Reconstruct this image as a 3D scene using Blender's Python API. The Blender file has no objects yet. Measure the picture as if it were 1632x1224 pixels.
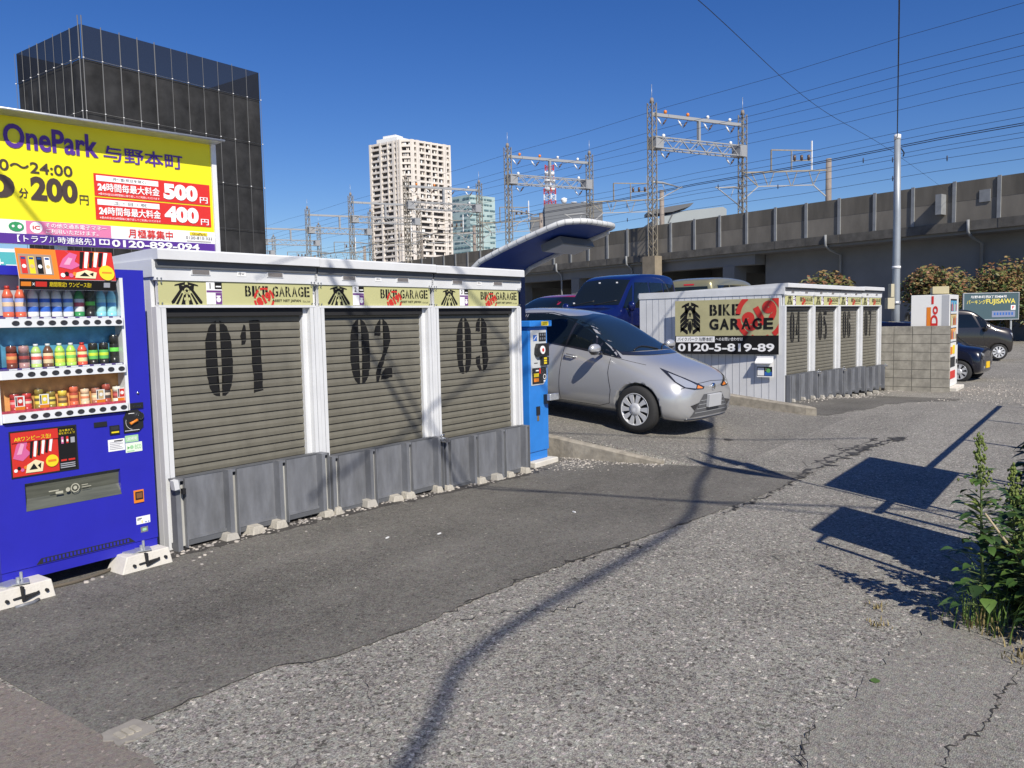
import bpy, bmesh, math, random
from mathutils import Vector, Matrix
from mathutils.bvhtree import BVHTree
R = math.radians
rnd = random.Random(7)
SC = bpy.context.scene
COL = SC.collection

# ------------------------------------------------------------------ camera
EYE = 1.6
FPX = 1300.0
AZ, PITCH, ROLL = R(36.4), R(4.5), R(1.24)
_fw = Vector((math.cos(AZ) * math.cos(PITCH), math.sin(AZ) * math.cos(PITCH), -math.sin(PITCH)))
_up = Vector((math.cos(AZ) * math.sin(PITCH), math.sin(AZ) * math.sin(PITCH), math.cos(PITCH)))
_rt = _fw.cross(_up)
_rt2 = _rt * math.cos(ROLL) - _up * math.sin(ROLL)
_up2 = _rt * math.sin(ROLL) + _up * math.cos(ROLL)
cd = bpy.data.cameras.new('camera')
cam = bpy.data.objects.new('camera', cd); COL.objects.link(cam)
m = Matrix((_rt2, _up2, -_fw)).transposed().to_4x4(); m.translation = (0, 0, EYE)
cam.matrix_world = m
cd.sensor_width = 36; cd.lens = FPX / 1632 * 36; cd.clip_start = .05; cd.clip_end = 6000
SC.camera = cam
# ------------------------------------------------------------------ sky, sun, exposure
SUN_EL, SUN_ANG = R(41), R(-121.6)      # direction towards the sun, world angle from +X
wd = bpy.data.worlds.new('World'); SC.world = wd; wd.use_nodes = True
nt = wd.node_tree; bg = nt.nodes['Background']
sky = nt.nodes.new('ShaderNodeTexSky'); sky.sky_type = 'NISHITA'; sky.sun_disc = False
sky.sun_elevation = SUN_EL; sky.sun_rotation = R(90) - SUN_ANG
sky.altitude = 0; sky.air_density = 1.0; sky.dust_density = 0.1; sky.ozone_density = 5.0
hs = nt.nodes.new('ShaderNodeHueSaturation'); hs.inputs['Saturation'].default_value = 1.27; hs.inputs['Hue'].default_value = .517; hs.inputs['Value'].default_value = 1.0
nt.links.new(sky.outputs[0], hs.inputs['Color']); nt.links.new(hs.outputs[0], bg.inputs[0]); bg.inputs[1].default_value = 0.088
sd = bpy.data.lights.new('sun', 'SUN'); sd.energy = 5.0; sd.angle = R(.53); sd.color = (1, .935, .82)
sun = bpy.data.objects.new('sun', sd); COL.objects.link(sun)
_sv = Vector((math.cos(SUN_ANG) * math.cos(SUN_EL), math.sin(SUN_ANG) * math.cos(SUN_EL), math.sin(SUN_EL)))
sun.rotation_euler = _sv.to_track_quat('Z', 'Y').to_euler(); sun.location = _sv * 60
SC.view_settings.view_transform = 'Standard'; SC.view_settings.look = 'None'
SC.view_settings.exposure = 0.15; SC.view_settings.gamma = 1

# ------------------------------------------------------------------ materials
def lin(h):
    if not isinstance(h, str): return tuple(h)[:3]
    v = [int(h[i:i + 2], 16) / 255 for i in (0, 2, 4)]
    return tuple(c / 12.92 if c <= .04045 else ((c + .055) / 1.055) ** 2.4 for c in v)
_M = {}
def mat(name, col=(.5, .5, .5), rough=.5, metal=0, var=0, scale=6, bump=0, bscale=60, coat=0, dirt=0, dirtcol=(.12, .1, .08), stretch=None, emit=0, spec=.5):
    if name in _M: return _M[name]
    m = bpy.data.materials.new(name); m.use_nodes = True; _M[name] = m
    t = m.node_tree; b = t.nodes['Principled BSDF']; c = lin(col)
    b.inputs['Base Color'].default_value = (*c, 1); b.inputs['Roughness'].default_value = rough
    b.inputs['Metallic'].default_value = metal; b.inputs['Specular IOR Level'].default_value = spec
    if coat: b.inputs['Coat Weight'].default_value = coat; b.inputs['Coat Roughness'].default_value = .04
    if emit: b.inputs['Emission Color'].default_value = (*c, 1); b.inputs['Emission Strength'].default_value = emit
    if var or bump or dirt:
        tc = t.nodes.new('ShaderNodeTexCoord'); src = tc.outputs['Object']
        if stretch:
            mp = t.nodes.new('ShaderNodeMapping'); mp.inputs['Scale'].default_value = stretch
            t.links.new(src, mp.inputs[0]); src = mp.outputs[0]
    last = None
    if var:
        n = t.nodes.new('ShaderNodeTexNoise'); n.inputs['Scale'].default_value = scale; n.inputs['Detail'].default_value = 6; n.inputs['Roughness'].default_value = .6
        t.links.new(src, n.inputs['Vector'])
        r = t.nodes.new('ShaderNodeValToRGB'); e = r.color_ramp.elements
        e[0].position = .3; e[1].position = .7
        e[0].color = (*[max(0, x * (1 - var)) for x in c], 1); e[1].color = (*[min(1, x * (1 + var)) for x in c], 1)
        t.links.new(n.outputs['Fac'], r.inputs[0]); last = r.outputs[0]
    if dirt:
        n = t.nodes.new('ShaderNodeTexNoise'); n.inputs['Scale'].default_value = scale * .37; n.inputs['Detail'].default_value = 8; n.inputs['Roughness'].default_value = .68
        t.links.new(src, n.inputs['Vector'])
        r = t.nodes.new('ShaderNodeValToRGB'); e = r.color_ramp.elements; e[0].position = .5; e[1].position = .78
        e[0].color = (0, 0, 0, 1); e[1].color = (dirt, dirt, dirt, 1)
        t.links.new(n.outputs['Fac'], r.inputs[0])
        x = t.nodes.new('ShaderNodeMix'); x.data_type = 'RGBA'
        t.links.new(r.outputs[0], x.inputs['Factor'])
        if last: t.links.new(last, x.inputs['A'])
        else: x.inputs['A'].default_value = (*c, 1)
        x.inputs['B'].default_value = (*lin(dirtcol), 1); last = x.outputs['Result']
    if last: t.links.new(last, b.inputs['Base Color'])
    if bump:
        n = t.nodes.new('ShaderNodeTexNoise'); n.inputs['Scale'].default_value = bscale; n.inputs['Detail'].default_value = 4
        t.links.new(src, n.inputs['Vector'])
        bp = t.nodes.new('ShaderNodeBump'); bp.inputs['Strength'].default_value = bump; bp.inputs['Distance'].default_value = .01
        t.links.new(n.outputs['Fac'], bp.inputs['Height']); t.links.new(bp.outputs[0], b.inputs['Normal'])
    return m
def glass(name, tint=(.9, .95, .95), ior=1.45):
    if name in _M: return _M[name]
    m = bpy.data.materials.new(name); m.use_nodes = True; _M[name] = m
    t = m.node_tree; t.nodes.clear(); o = t.nodes.new('ShaderNodeOutputMaterial')
    a = t.nodes.new('ShaderNodeBsdfTransparent'); a.inputs[0].default_value = (*tint, 1)
    g = t.nodes.new('ShaderNodeBsdfGlossy'); g.inputs['Roughness'].default_value = .03
    f = t.nodes.new('ShaderNodeFresnel'); f.inputs[0].default_value = ior
    x = t.nodes.new('ShaderNodeMixShader'); t.links.new(f.outputs[0], x.inputs[0]); t.links.new(a.outputs[0], x.inputs[1]); t.links.new(g.outputs[0], x.inputs[2])
    t.links.new(x.outputs[0], o.inputs[0]); return m
def ground_mat(name, lo, hi, grain=90, contrast=.5, blotch=.25, tint=(.5, .47, .43), speck=.06, streak=0):
    """asphalt: a random tone for every stone of the aggregate, larger worn blotches, pale and dark single stones"""
    m = bpy.data.materials.new(name); m.use_nodes = True; t = m.node_tree; b = t.nodes['Principled BSDF']; N = t.nodes.new; L = t.links.new
    tc = N('ShaderNodeTexCoord'); P = tc.outputs['Object']
    v = N('ShaderNodeTexVoronoi'); v.inputs['Scale'].default_value = grain; L(P, v.inputs['Vector'])
    sp = N('ShaderNodeSeparateColor'); L(v.outputs['Color'], sp.inputs[0])
    v2 = N('ShaderNodeTexVoronoi'); v2.inputs['Scale'].default_value = grain * .42; L(P, v2.inputs['Vector'])
    sp2 = N('ShaderNodeSeparateColor'); L(v2.outputs['Color'], sp2.inputs[0])
    n = N('ShaderNodeTexNoise'); n.inputs['Scale'].default_value = .9; n.inputs['Detail'].default_value = 7; n.inputs['Roughness'].default_value = .62; L(P, n.inputs['Vector'])
    n2 = N('ShaderNodeTexNoise'); n2.inputs['Scale'].default_value = 14; n2.inputs['Detail'].default_value = 5; L(P, n2.inputs['Vector'])
    def mth(op, a, b_=None, c=None):
        q = N('ShaderNodeMath'); q.operation = op
        for i, z in enumerate((a, b_, c)):
            if z is None: continue
            if isinstance(z, (int, float)): q.inputs[i].default_value = z
            else: L(z, q.inputs[i])
        return q.outputs[0]
    g = mth('MULTIPLY', mth('SUBTRACT', sp.outputs[0], .5), contrast)
    g = mth('ADD', g, mth('MULTIPLY', mth('SUBTRACT', sp2.outputs[1], .5), contrast * .5))
    g = mth('ADD', g, mth('MULTIPLY', mth('SUBTRACT', n.outputs['Fac'], .5), blotch * 4))
    g = mth('ADD', g, mth('MULTIPLY', mth('SUBTRACT', n2.outputs['Fac'], .5), blotch * 2.2))
    if streak:
        mp = N('ShaderNodeMapping'); mp.inputs['Scale'].default_value = (.12, 1.6, 1); mp.inputs['Rotation'].default_value = (0, 0, .06); L(P, mp.inputs[0])
        n3 = N('ShaderNodeTexNoise'); n3.inputs['Scale'].default_value = 1.3; n3.inputs['Detail'].default_value = 6; L(mp.outputs[0], n3.inputs['Vector'])
        g = mth('ADD', g, mth('MULTIPLY', mth('SUBTRACT', n3.outputs['Fac'], .5), streak * 4))
    g = mth('ADD', g, .5)
    pale = mth('MULTIPLY', mth('GREATER_THAN', sp2.outputs[0], 1 - speck), .5)
    dark = mth('MULTIPLY', mth('LESS_THAN', sp2.outputs[2], speck * 1.1), -.45)
    g = mth('ADD', mth('ADD', g, pale), dark)
    r = N('ShaderNodeValToRGB'); e = r.color_ramp.elements
    e[0].position = 0; e[1].position = .66; g = mth('MULTIPLY', g, .66)
    k = max(tint); tt = [c / k for c in tint]
    e[0].color = (*[lo * c for c in tt], 1); e[1].color = (*[hi * c for c in tt], 1)
    x3 = r.color_ramp.elements.new(1.0); x3.color = (*[min(.8, hi * 2.1) * c for c in tt], 1)
    L(g, r.inputs[0])
    hs = N('ShaderNodeMix'); hs.data_type = 'RGBA'; hs.blend_type = 'OVERLAY'; hs.inputs['Factor'].default_value = .045
    L(r.outputs[0], hs.inputs['A']); L(v2.outputs['Color'], hs.inputs['B'])
    L(hs.outputs['Result'], b.inputs['Base Color'])
    b.inputs['Roughness'].default_value = .85; b.inputs['Specular IOR Level'].default_value = .3
    bp = N('ShaderNodeBump'); bp.inputs['Strength'].default_value = .55; bp.inputs['Distance'].default_value = .006
    L(mth('ADD', v.outputs['Distance'], mth('MULTIPLY', n2.outputs['Fac'], .6)), bp.inputs['Height']); L(bp.outputs[0], b.inputs['Normal'])
    return m

# ------------------------------------------------------------------ mesh helpers
class MB:
    """collects shapes, each with its material, and links them as ONE mesh object"""
    def __init__(s): s.v = []; s.f = []; s.mi = []; s.sm = []; s.mats = []
    def _m(s, m):
        if m not in s.mats: s.mats.append(m)
        return s.mats.index(m)
    def add(s, vs, fs, m, smooth=False):
        o = len(s.v); s.v += [tuple(v) for v in vs]; i = s._m(m)
        for f in fs: s.f.append([o + k for k in f]); s.mi.append(i); s.sm.append(smooth)
    def box(s, x0, x1, y0, y1, z0, z1, m, M=None, ch=0):
        if ch:
            return s.prism([(x0 + ch, y0), (x1 - ch, y0), (x1, y0 + ch), (x1, y1 - ch), (x1 - ch, y1), (x0 + ch, y1), (x0, y1 - ch), (x0, y0 + ch)], z0, z1, m, M=M)
        v = [Vector(p) for p in ((x0, y0, z0), (x1, y0, z0), (x1, y1, z0), (x0, y1, z0), (x0, y0, z1), (x1, y0, z1), (x1, y1, z1), (x0, y1, z1))]
        if M: v = [M @ p for p in v]
        s.add(v, [(3, 2, 1, 0), (4, 5, 6, 7), (0, 1, 5, 4), (1, 2, 6, 5), (2, 3, 7, 6), (3, 0, 4, 7)], m)
    def prism(s, poly, a, b, m, axis='z', M=None, smooth=False):
        """poly in the plane across the axis: z -> (x,y), y -> (x,z), x -> (y,z)"""
        def P(p, h): return {'z': (p[0], p[1], h), 'y': (p[0], h, p[1]), 'x': (h, p[0], p[1])}[axis]
        n = len(poly); v = [Vector(P(p, a)) for p in poly] + [Vector(P(p, b)) for p in poly]
        if M: v = [M @ p for p in v]
        s.add(v, [tuple(range(n))[::-1], tuple(range(n, 2 * n))], m)
        s.f[-2:] = s.f[-2:]
        o = len(s.v) - 2 * n; i = s._m(m)
        for k in range(n):
            s.f.append([o + k, o + (k + 1) % n, o + n + (k + 1) % n, o + n + k]); s.mi.append(i); s.sm.append(smooth)
    def tube(s, pts, r, m, n=8, close=False, caps=True):
        pts = [Vector(p) for p in pts]; rs = r if isinstance(r, (list, tuple)) else [r] * len(pts)
        V = []; prev = None; N = len(pts)
        for i, p in enumerate(pts):
            d = (pts[(i + 1) % N] - pts[i - 1]) if close else (pts[min(i + 1, N - 1)] - pts[max(i - 1, 0)])
            if d.length < 1e-9: d = Vector((0, 0, 1))
            d.normalize()
            if prev is None: u = d.orthogonal().normalized()
            else:
                u = prev - d * prev.dot(d)
                u = u.normalized() if u.length > 1e-6 else d.orthogonal().normalized()
            prev = u; w = d.cross(u)
            V += [p + (u * math.cos(2 * math.pi * k / n) + w * math.sin(2 * math.pi * k / n)) * rs[i] for k in range(n)]
        F = []
        for i in range(N if close else N - 1):
            j = (i + 1) % N
            for k in range(n): F.append((i * n + k, i * n + (k + 1) % n, j * n + (k + 1) % n, j * n + k))
        if caps and not close: F += [tuple(range(n))[::-1], tuple(range((N - 1) * n, N * n))]
        s.add(V, F, m, True)
    def bar(s, a, b, w, h, m):
        """square bar between two points"""
        a = Vector(a); b = Vector(b); d = (b - a).normalized()
        u = d.cross(Vector((0, 0, 1)));
        if u.length < 1e-4: u = Vector((1, 0, 0))
        u.normalize(); v = u.cross(d)
        q = [(-w / 2, -h / 2), (w / 2, -h / 2), (w / 2, h / 2), (-w / 2, h / 2)]
        V = [a + u * x + v * y for x, y in q] + [b + u * x + v * y for x, y in q]
        s.add(V, [(0, 1, 2, 3), (7, 6, 5, 4), (0, 4, 5, 1), (1, 5, 6, 2), (2, 6, 7, 3), (3, 7, 4, 0)], m)
    def lathe(s, prof, m, c=(0, 0, 0), n=16, M=None, smooth=True, axis='z', caps=True):
        V = []
        for r, h in prof:
            for k in range(n):
                a = 2 * math.pi * k / n; x, y = r * math.cos(a), r * math.sin(a)
                p = {'z': (x, y, h), 'y': (x, h, y), 'x': (h, x, y)}[axis]
                p = Vector(p) + Vector(c); V.append(M @ p if M else p)
        F = []
        for i in range(len(prof) - 1):
            for k in range(n): F.append((i * n + k, i * n + (k + 1) % n, (i + 1) * n + (k + 1) % n, (i + 1) * n + k))
        if caps: F += [tuple(range(n))[::-1], tuple(range((len(prof) - 1) * n, len(prof) * n))]
        s.add(V, F, m, smooth)
    def cyl(s, c, r, h, m, n=16, axis='z', M=None): s.lathe([(r, 0), (r, h)], m, c, n, M, False, axis)
    def mesh(s, name):
        me = bpy.data.meshes.new(name); me.from_pydata(s.v, [], s.f)
        for m in s.mats: me.materials.append(m)
        me.polygons.foreach_set('material_index', s.mi); me.polygons.foreach_set('use_smooth', s.sm)
        bm = bmesh.new(); bm.from_mesh(me); bmesh.ops.recalc_face_normals(bm, faces=bm.faces); bm.to_mesh(me); bm.free()
        me.update(); return me
    def build(s, name, parent=None, loc=(0, 0, 0), rot=(0, 0, 0), bevel=0):
        o = bpy.data.objects.new(name, s.mesh(name)); COL.objects.link(o)
        o.location = loc; o.rotation_euler = rot
        if parent: o.parent = parent
        if bevel:
            bv = o.modifiers.new('b', 'BEVEL'); bv.width = bevel; bv.segments = 2; bv.limit_method = 'ANGLE'; bv.angle_limit = R(40)
        return o
def tag(o, label=None, cat=None, group=None, kind=None):
    if label: o['label'] = label
    if cat: o['category'] = cat
    if group: o['group'] = group
    if kind: o['kind'] = kind
    return o
def thing(name, label, cat, loc=(0, 0, 0), rz=0, group=None):
    o = bpy.data.objects.new(name, None); COL.objects.link(o); o.location = loc; o.rotation_euler = (0, 0, rz)
    o.empty_display_size = .1
    return tag(o, label, cat, group)
def copy_tree(o, parent=None):
    c = o.copy(); COL.objects.link(c)
    if parent: c.parent = parent
    for ch in o.children: copy_tree(ch, c)
    return c
_T = {}
def text2d(s, bold=0):
    """outline of a line of writing as flat triangles, in its own units"""
    k = (s, bold)
    if k in _T: return _T[k]
    runs = []
    for ch in s:
        cj = ord(ch) > 0x2fff and ord(ch) != 0x301c
        if runs and runs[-1][0] == cj: runs[-1][1] += ch
        else: runs.append([cj, ch])
    VS = []; FS = []; x = 0
    for cj, part in runs:
        cu = bpy.data.curves.new('t', 'FONT'); cu.body = part; cu.size = 1; cu.offset = 0 if cj else bold; cu.fill_mode = 'FRONT'; cu.resolution_u = 4
        ob = bpy.data.objects.new('t', cu); COL.objects.link(ob)
        me = bpy.data.meshes.new_from_object(ob.evaluated_get(bpy.context.evaluated_depsgraph_get()))
        vs = [(v.co.x, v.co.y) for v in me.vertices]; fs = [tuple(p.vertices) for p in me.polygons]
        bpy.data.objects.remove(ob); bpy.data.curves.remove(cu); bpy.data.meshes.remove(me)
        if not vs: x += .3; continue
        o = len(VS); ax = min(v[0] for v in vs); bx = max(v[0] for v in vs)
        if len(runs) > 1: VS += [(a - ax + x, c) for a, c in vs]; x += bx - ax + .09
        else: VS += vs
        FS += [tuple(i + o for i in f) for f in fs]
    _T[k] = (VS, FS); return _T[k]
class Sheet(MB):
    """flat print: layers of rectangles, shapes and writing in the plane x right, y up, z out"""
    step = .0012
    def rect(s, x0, y0, x1, y1, m, l=1): s.poly([(x0, y0), (x1, y0), (x1, y1), (x0, y1)], m, l)
    def poly(s, pts, m, l=1):
        bm = bmesh.new(); vs = [bm.verts.new((x, y, l * s.step)) for x, y in pts]
        try: f = bm.faces.new(vs)
        except ValueError: bm.free(); return
        bmesh.ops.triangulate(bm, faces=[f]); bm.verts.index_update()
        s.add([v.co[:] for v in bm.verts], [[v.index for v in f.verts] for f in bm.faces], m); bm.free()
    def disc(s, x, y, r, m, l=1, n=20, ry=None, a0=0, a1=360):
        ry = ry or r
        s.poly([(x + r * math.cos(R(a0 + (a1 - a0) * k / n)), y + ry * math.sin(R(a0 + (a1 - a0) * k / n))) for k in range(n if a1 - a0 >= 360 else n + 1)], m, l)
    def ring(s, x, y, r, w, m, l=1, a0=0, a1=360, n=24):
        o = [(x + r * math.cos(R(a0 + (a1 - a0) * k / n)), y + r * math.sin(R(a0 + (a1 - a0) * k / n))) for k in range(n + 1)]
        i = [(x + (r - w) * math.cos(R(a0 + (a1 - a0) * k / n)), y + (r - w) * math.sin(R(a0 + (a1 - a0) * k / n))) for k in range(n + 1)]
        for k in range(n): s.add([(*o[k], l * s.step), (*o[k + 1], l * s.step), (*i[k + 1], l * s.step), (*i[k], l * s.step)], [(0, 1, 2, 3)], m)
    def line(s, pts, w, m, l=1):
        for (ax, ay), (bx, by) in zip(pts, pts[1:]):
            d = math.hypot(bx - ax, by - ay) or 1; nx, ny = -(by - ay) / d * w / 2, (bx - ax) / d * w / 2
            s.add([(ax + nx, ay + ny, l * s.step), (bx + nx, by + ny, l * s.step), (bx - nx, by - ny, l * s.step), (ax - nx, ay - ny, l * s.step)], [(0, 1, 2, 3)], m)
    def text(s, txt, x0, y0, x1, y1, m, l=2, bold=0, fit=True, rot=0):
        vs, fs = text2d(txt, bold)
        if not vs: return
        ax = min(v[0] for v in vs); bx = max(v[0] for v in vs); ay = min(v[1] for v in vs); by = max(v[1] for v in vs)
        kx = (x1 - x0) / max(bx - ax, 1e-6); ky = (y1 - y0) / max(by - ay, 1e-6)
        if not fit: kx = ky = min(kx, ky)
        ox = x0 + ((x1 - x0) - kx * (bx - ax)) / 2; oy = y0 + ((y1 - y0) - ky * (by - ay)) / 2
        out = []
        cxm, cym = (x0 + x1) / 2, (y0 + y1) / 2
        for vx, vy in vs:
            px, py = ox + (vx - ax) * kx, oy + (vy - ay) * ky
            if rot: dx, dy = px - cxm, py - cym; px, py = cxm + dx * math.cos(rot) - dy * math.sin(rot), cym + dx * math.sin(rot) + dy * math.cos(rot)
            out.append((px, py, l * s.step))
        s.add(out, fs, m)
        if bold and any(ord(ch) > 0x2fff and ord(ch) != 0x301c for ch in txt):   # heavier strokes: the same writing again, shifted a hair
            for k, (dx, dy) in enumerate(((1, 0), (0, 1), (1, 1), (.5, .5))):
                s.add([(x + dx * bold * kx * .9, y + dy * bold * ky * .9, z + .00012 * (k + 1)) for x, y, z in out], fs, m)
    def mesh(s, name):
        me = bpy.data.meshes.new(name); me.from_pydata(s.v, [], s.f)
        for m in s.mats: me.materials.append(m)
        me.polygons.foreach_set('material_index', s.mi)
        bm = bmesh.new(); bm.from_mesh(me)
        for f in bm.faces:
            f.normal_update()
            if f.normal.z < 0: f.normal_flip()
        bm.to_mesh(me); bm.free(); me.update(); return me
FRONT = (R(90), 0, 0)                   # a Sheet standing upright and facing -Y
SIDE = (R(90), 0, R(-90))               # a Sheet standing upright and facing -X
def sstep(x, a, b):
    t = min(1, max(0, (x - a) / (b - a))); return t * t * (3 - 2 * t)

# ------------------------------------------------------------------ common colours
WHITE = mat('white_paint', (.66, .67, .685), .38, var=.07, scale=3, dirt=.25, dirtcol=(.45, .42, .38))
PURE = mat('print_white', (.84, .84, .84), .45)
BLACK = mat('print_black', (.012, .012, .014), .5)
DARK = mat('dark_gap', (.015, .015, .017), .8)
GREY = mat('grey_steel', (.165, .172, .19), .42, metal=.0, var=.22, scale=5, bump=.05, bscale=30, dirt=.5, dirtcol=(.085, .085, .085), stretch=(2.5, 1, .7))
GREY_D = mat('grey_steel_dark', (.105, .11, .12), .5, var=.1, scale=5)
GALV = mat('galvanised', (.5, .52, .54), .42, metal=.6, var=.15, scale=12)
CHROME = mat('chrome', (.75, .76, .78), .12, metal=1)
CONC = mat('concrete', (.38, .36, .32), .85, var=.16, scale=7, bump=.3, bscale=50, dirt=.4, dirtcol=(.16, .14, .12))
CONC_P = mat('concrete_pale', (.62, .59, .53), .8, var=.09, scale=6, bump=.2, bscale=70, dirt=.3, dirtcol=(.33, .29, .23))
RUBBER = mat('rubber', (.02, .02, .022), .8, bump=.1, bscale=90)
PLASTIC = mat('black_plastic', (.018, .018, .02), .4)
# ================================================================== the ground
def lot_side(X, Y):
    return (X > 8.36 and X < 13.02 and Y > 3.2) or (Y > 8.45 and X > 2)
def h(X, Y):
    dip = -.10 * math.exp(-((X - 7.5) / 2.2) ** 2 - ((Y - 5.2) / 1.9) ** 2)
    far = -.24 * sstep(X, 15, 19.5) * (1 - sstep(Y, 8.0, 8.4))
    if lot_side(X, Y):
        return min(1.0, .085 * max(0, Y - 3.7)) + dip * (1 - sstep(Y, 3.4, 4.6)) * (1 - sstep(X, 8.4, 9.4))
    return dip * (1 if X < 8.36 else 1 - sstep(Y, 2.6, 3.6)) + far
def sheet(name, xs, ys, keep, m, dz=0, kind='structure'):
    idx = {}; V = []; F = []
    def vid(i, j):
        if (i, j) not in idx: idx[(i, j)] = len(V); V.append((xs[i], ys[j], h(xs[i], ys[j]) + dz))
        return idx[(i, j)]
    for i in range(len(xs) - 1):
        for j in range(len(ys) - 1):
            if keep((xs[i] + xs[i + 1]) / 2, (ys[j] + ys[j + 1]) / 2):
                F.append((vid(i, j), vid(i + 1, j), vid(i + 1, j + 1), vid(i, j + 1)))
    me = bpy.data.meshes.new(name); me.from_pydata(V, [], F); me.materials.append(m)
    me.polygons.foreach_set('use_smooth', [True] * len(F))
    o = bpy.data.objects.new(name, me); COL.objects.link(o); o['kind'] = kind; return o
def frange(a, b, s):
    n = max(1, round((b - a) / s)); return [a + (b - a) * i / n for i in range(n + 1)]
ROAD = ground_mat('old_asphalt', .08, .41, 165, .74, .14, (.5, .472, .42), .055, .05)
LOT = ground_mat('lot_asphalt', .085, .31, 150, .8, .13, (.5, .472, .42), .04)
PATCH = ground_mat('newer_asphalt', .06, .225, 180, .6, .20, (.5, .472, .42), .010, .13)
PATCH2 = ground_mat('brown_asphalt', .13, .28, 180, .45, .10, (.52, .455, .40), .02)
DRESS = ground_mat('fine_asphalt', .12, .34, 170, .6, .12, (.5, .472, .42), .02)
XS = [-1500, -300, -60] + frange(-12, 0, 1.5) + frange(.2, 8.34, .185) + [8.38] + frange(8.5, 13.0, .18) + [13.04] + frange(13.2, 24, .3) + frange(25, 60, 3.5) + [100, 200, 500, 2500]
YS = [-2500, -400, -60] + frange(-14, -1, 1.3) + frange(-.8, 3.18, .2) + [3.22] + frange(3.4, 8.43, .2) + [8.47] + frange(8.8, 24, .6) + frange(26, 70, 4) + [120, 300, 900, 2500]
sheet('road', XS, YS, lambda x, y: not lot_side(x, y), ROAD)
sheet('parking_lot', XS, YS, lambda x, y: lot_side(x, y), LOT)
def jag(pts, step, amp, seed=1):
    r = random.Random(seed); out = []
    for (ax, ay), (bx, by) in zip(pts, pts[1:]):
        L = math.hypot(bx - ax, by - ay); n = max(1, int(L / step)); nx, ny = -(by - ay) / max(L, 1e-6), (bx - ax) / max(L, 1e-6)
        for k in range(n):
            t = k / n; d = r.gauss(0, amp) if (k or out) else 0
            out.append((ax + (bx - ax) * t + nx * d, ay + (by - ay) * t + ny * d))
    out.append(pts[-1]); return out
def patch(name, lo, hi, m, dz=.004, rows=26):
    """an overlay that follows the ground between two lines with the same number of points"""
    V = []; F = []; n = len(lo)
    for a, b in zip(lo, hi):
        for k in range(rows + 1):
            t = k / rows; x, y = a[0] + (b[0] - a[0]) * t, a[1] + (b[1] - a[1]) * t
            V.append((x, y, h(x, y) + dz))
    for i in range(n - 1):
        for k in range(rows): F.append((i * (rows + 1) + k, (i + 1) * (rows + 1) + k, (i + 1) * (rows + 1) + k + 1, i * (rows + 1) + k + 1))
    me = bpy.data.meshes.new(name); me.from_pydata(V, [], F); me.materials.append(m)
    me.polygons.foreach_set('use_smooth', [True] * len(F))
    o = bpy.data.objects.new(name, me); COL.objects.link(o); o['kind'] = 'structure'; return o
seam = jag([(1.52, 3.15), (1.684, 3.14), (2.312, 3.13), (2.553, 2.97), (3.017, 2.915), (3.597, 2.902), (4.016, 2.887), (4.534, 2.834), (5.002, 2.744), (5.716, 2.658), (6.356, 2.562), (7.379, 2.45), (8.3, 2.42)], .05, .008, 3)
patch('asphalt_patch', seam, [(x, 5.75) for x, y in seam], PATCH)
def apron_hi(x): return 3.2 if x > 8.36 else 4.05
e1_ = jag([(8.302, 2.42), (8.893, 2.38), (9.6, 2.33), (10.4, 2.28)], .06, .012, 5)
patch('pavement', e1_, [(x + .02 * (i % 3), 2.62 + .1 * math.sin(x * 5)) for i, (x, y) in enumerate(e1_)], DRESS, .0045, 4)
lb = jag([(1.515, -.6), (1.50, 2.4), (1.54, 3.15), (1.545, 3.4), (1.515, 3.72), (1.49, 4.05), (1.47, 5.3)], .06, .006, 8)
patch('brown_pavement', [(-6, y) for x, y in lb], lb, PATCH2, .0036, 40)
rb = jag([(2.80, -.9), (2.82, .80), (3.0, .9), (3.41, .84), (4.04, .80), (4.5, .70)], .05, .012, 9)
patch('side_pavement', rb, [(x + .25, min(y - .02, -1.2)) if i > 1 else (x + .01, -1.2) for i, (x, y) in enumerate(rb)], DRESS, .0042, 30)
g2p = jag([(13.1, 3.55), (14.0, 3.3), (15.5, 3.0), (17.2, 2.55), (19.0, 2.45)], .12, .05, 4)
patch('garage_apron', g2p, [(x, 4.75) for x, y in g2p], PATCH, .004, 20)
CRACK = mat('crack_filler', (.035, .032, .029), .9)
CRACKW = mat('worn_tar', (.045, .043, .042), .85, var=.3, scale=20)
def crack(pts, w, m=CRACK, step=.03, amp=.010, seed=1, dz=.0065):
    r = random.Random(seed); P = jag(pts, step, amp, seed); V = []; F = []
    for i, (x, y) in enumerate(P):
        a = P[max(0, i - 1)]; b = P[min(len(P) - 1, i + 1)]; L = math.hypot(b[0] - a[0], b[1] - a[1]) or 1
        nx, ny = -(b[1] - a[1]) / L, (b[0] - a[0]) / L
        ww = w * (.1 + 1.0 * r.random() ** 2) * (0.15 if i in (0, len(P) - 1) else 1)
        for s in (-1, 1): V.append((x + nx * ww * s / 2, y + ny * ww * s / 2, h(x, y) + dz))
    for i in range(len(P) - 1): F.append((2 * i, 2 * i + 2, 2 * i + 3, 2 * i + 1))
    me = bpy.data.meshes.new('road_crack'); me.from_pydata(V, [], F); me.materials.append(m)
    o = bpy.data.objects.new('road_crack', me); COL.objects.link(o); o['kind'] = 'structure'
crack(seam[2:90], .006, seed=2, step=.05, amp=.006)
crack([(3.45, 2.92), (3.62, 2.905)], .03, seed=21); crack([(3.85, 2.90), (4.05, 2.885)], .028, seed=22)
crack([(4.42, 2.85), (4.7, 2.80), (5.1, 2.735)], .035, seed=23, amp=.014); crack([(4.9, 2.74), (5.05, 2.66), (4.98, 2.60)], .03, seed=24)
crack([(4.5, 2.80), (4.62, 2.76), (4.72, 2.74)], .02, seed=25); crack([(5.6, 2.67), (5.9, 2.62)], .02, seed=26)
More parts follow.
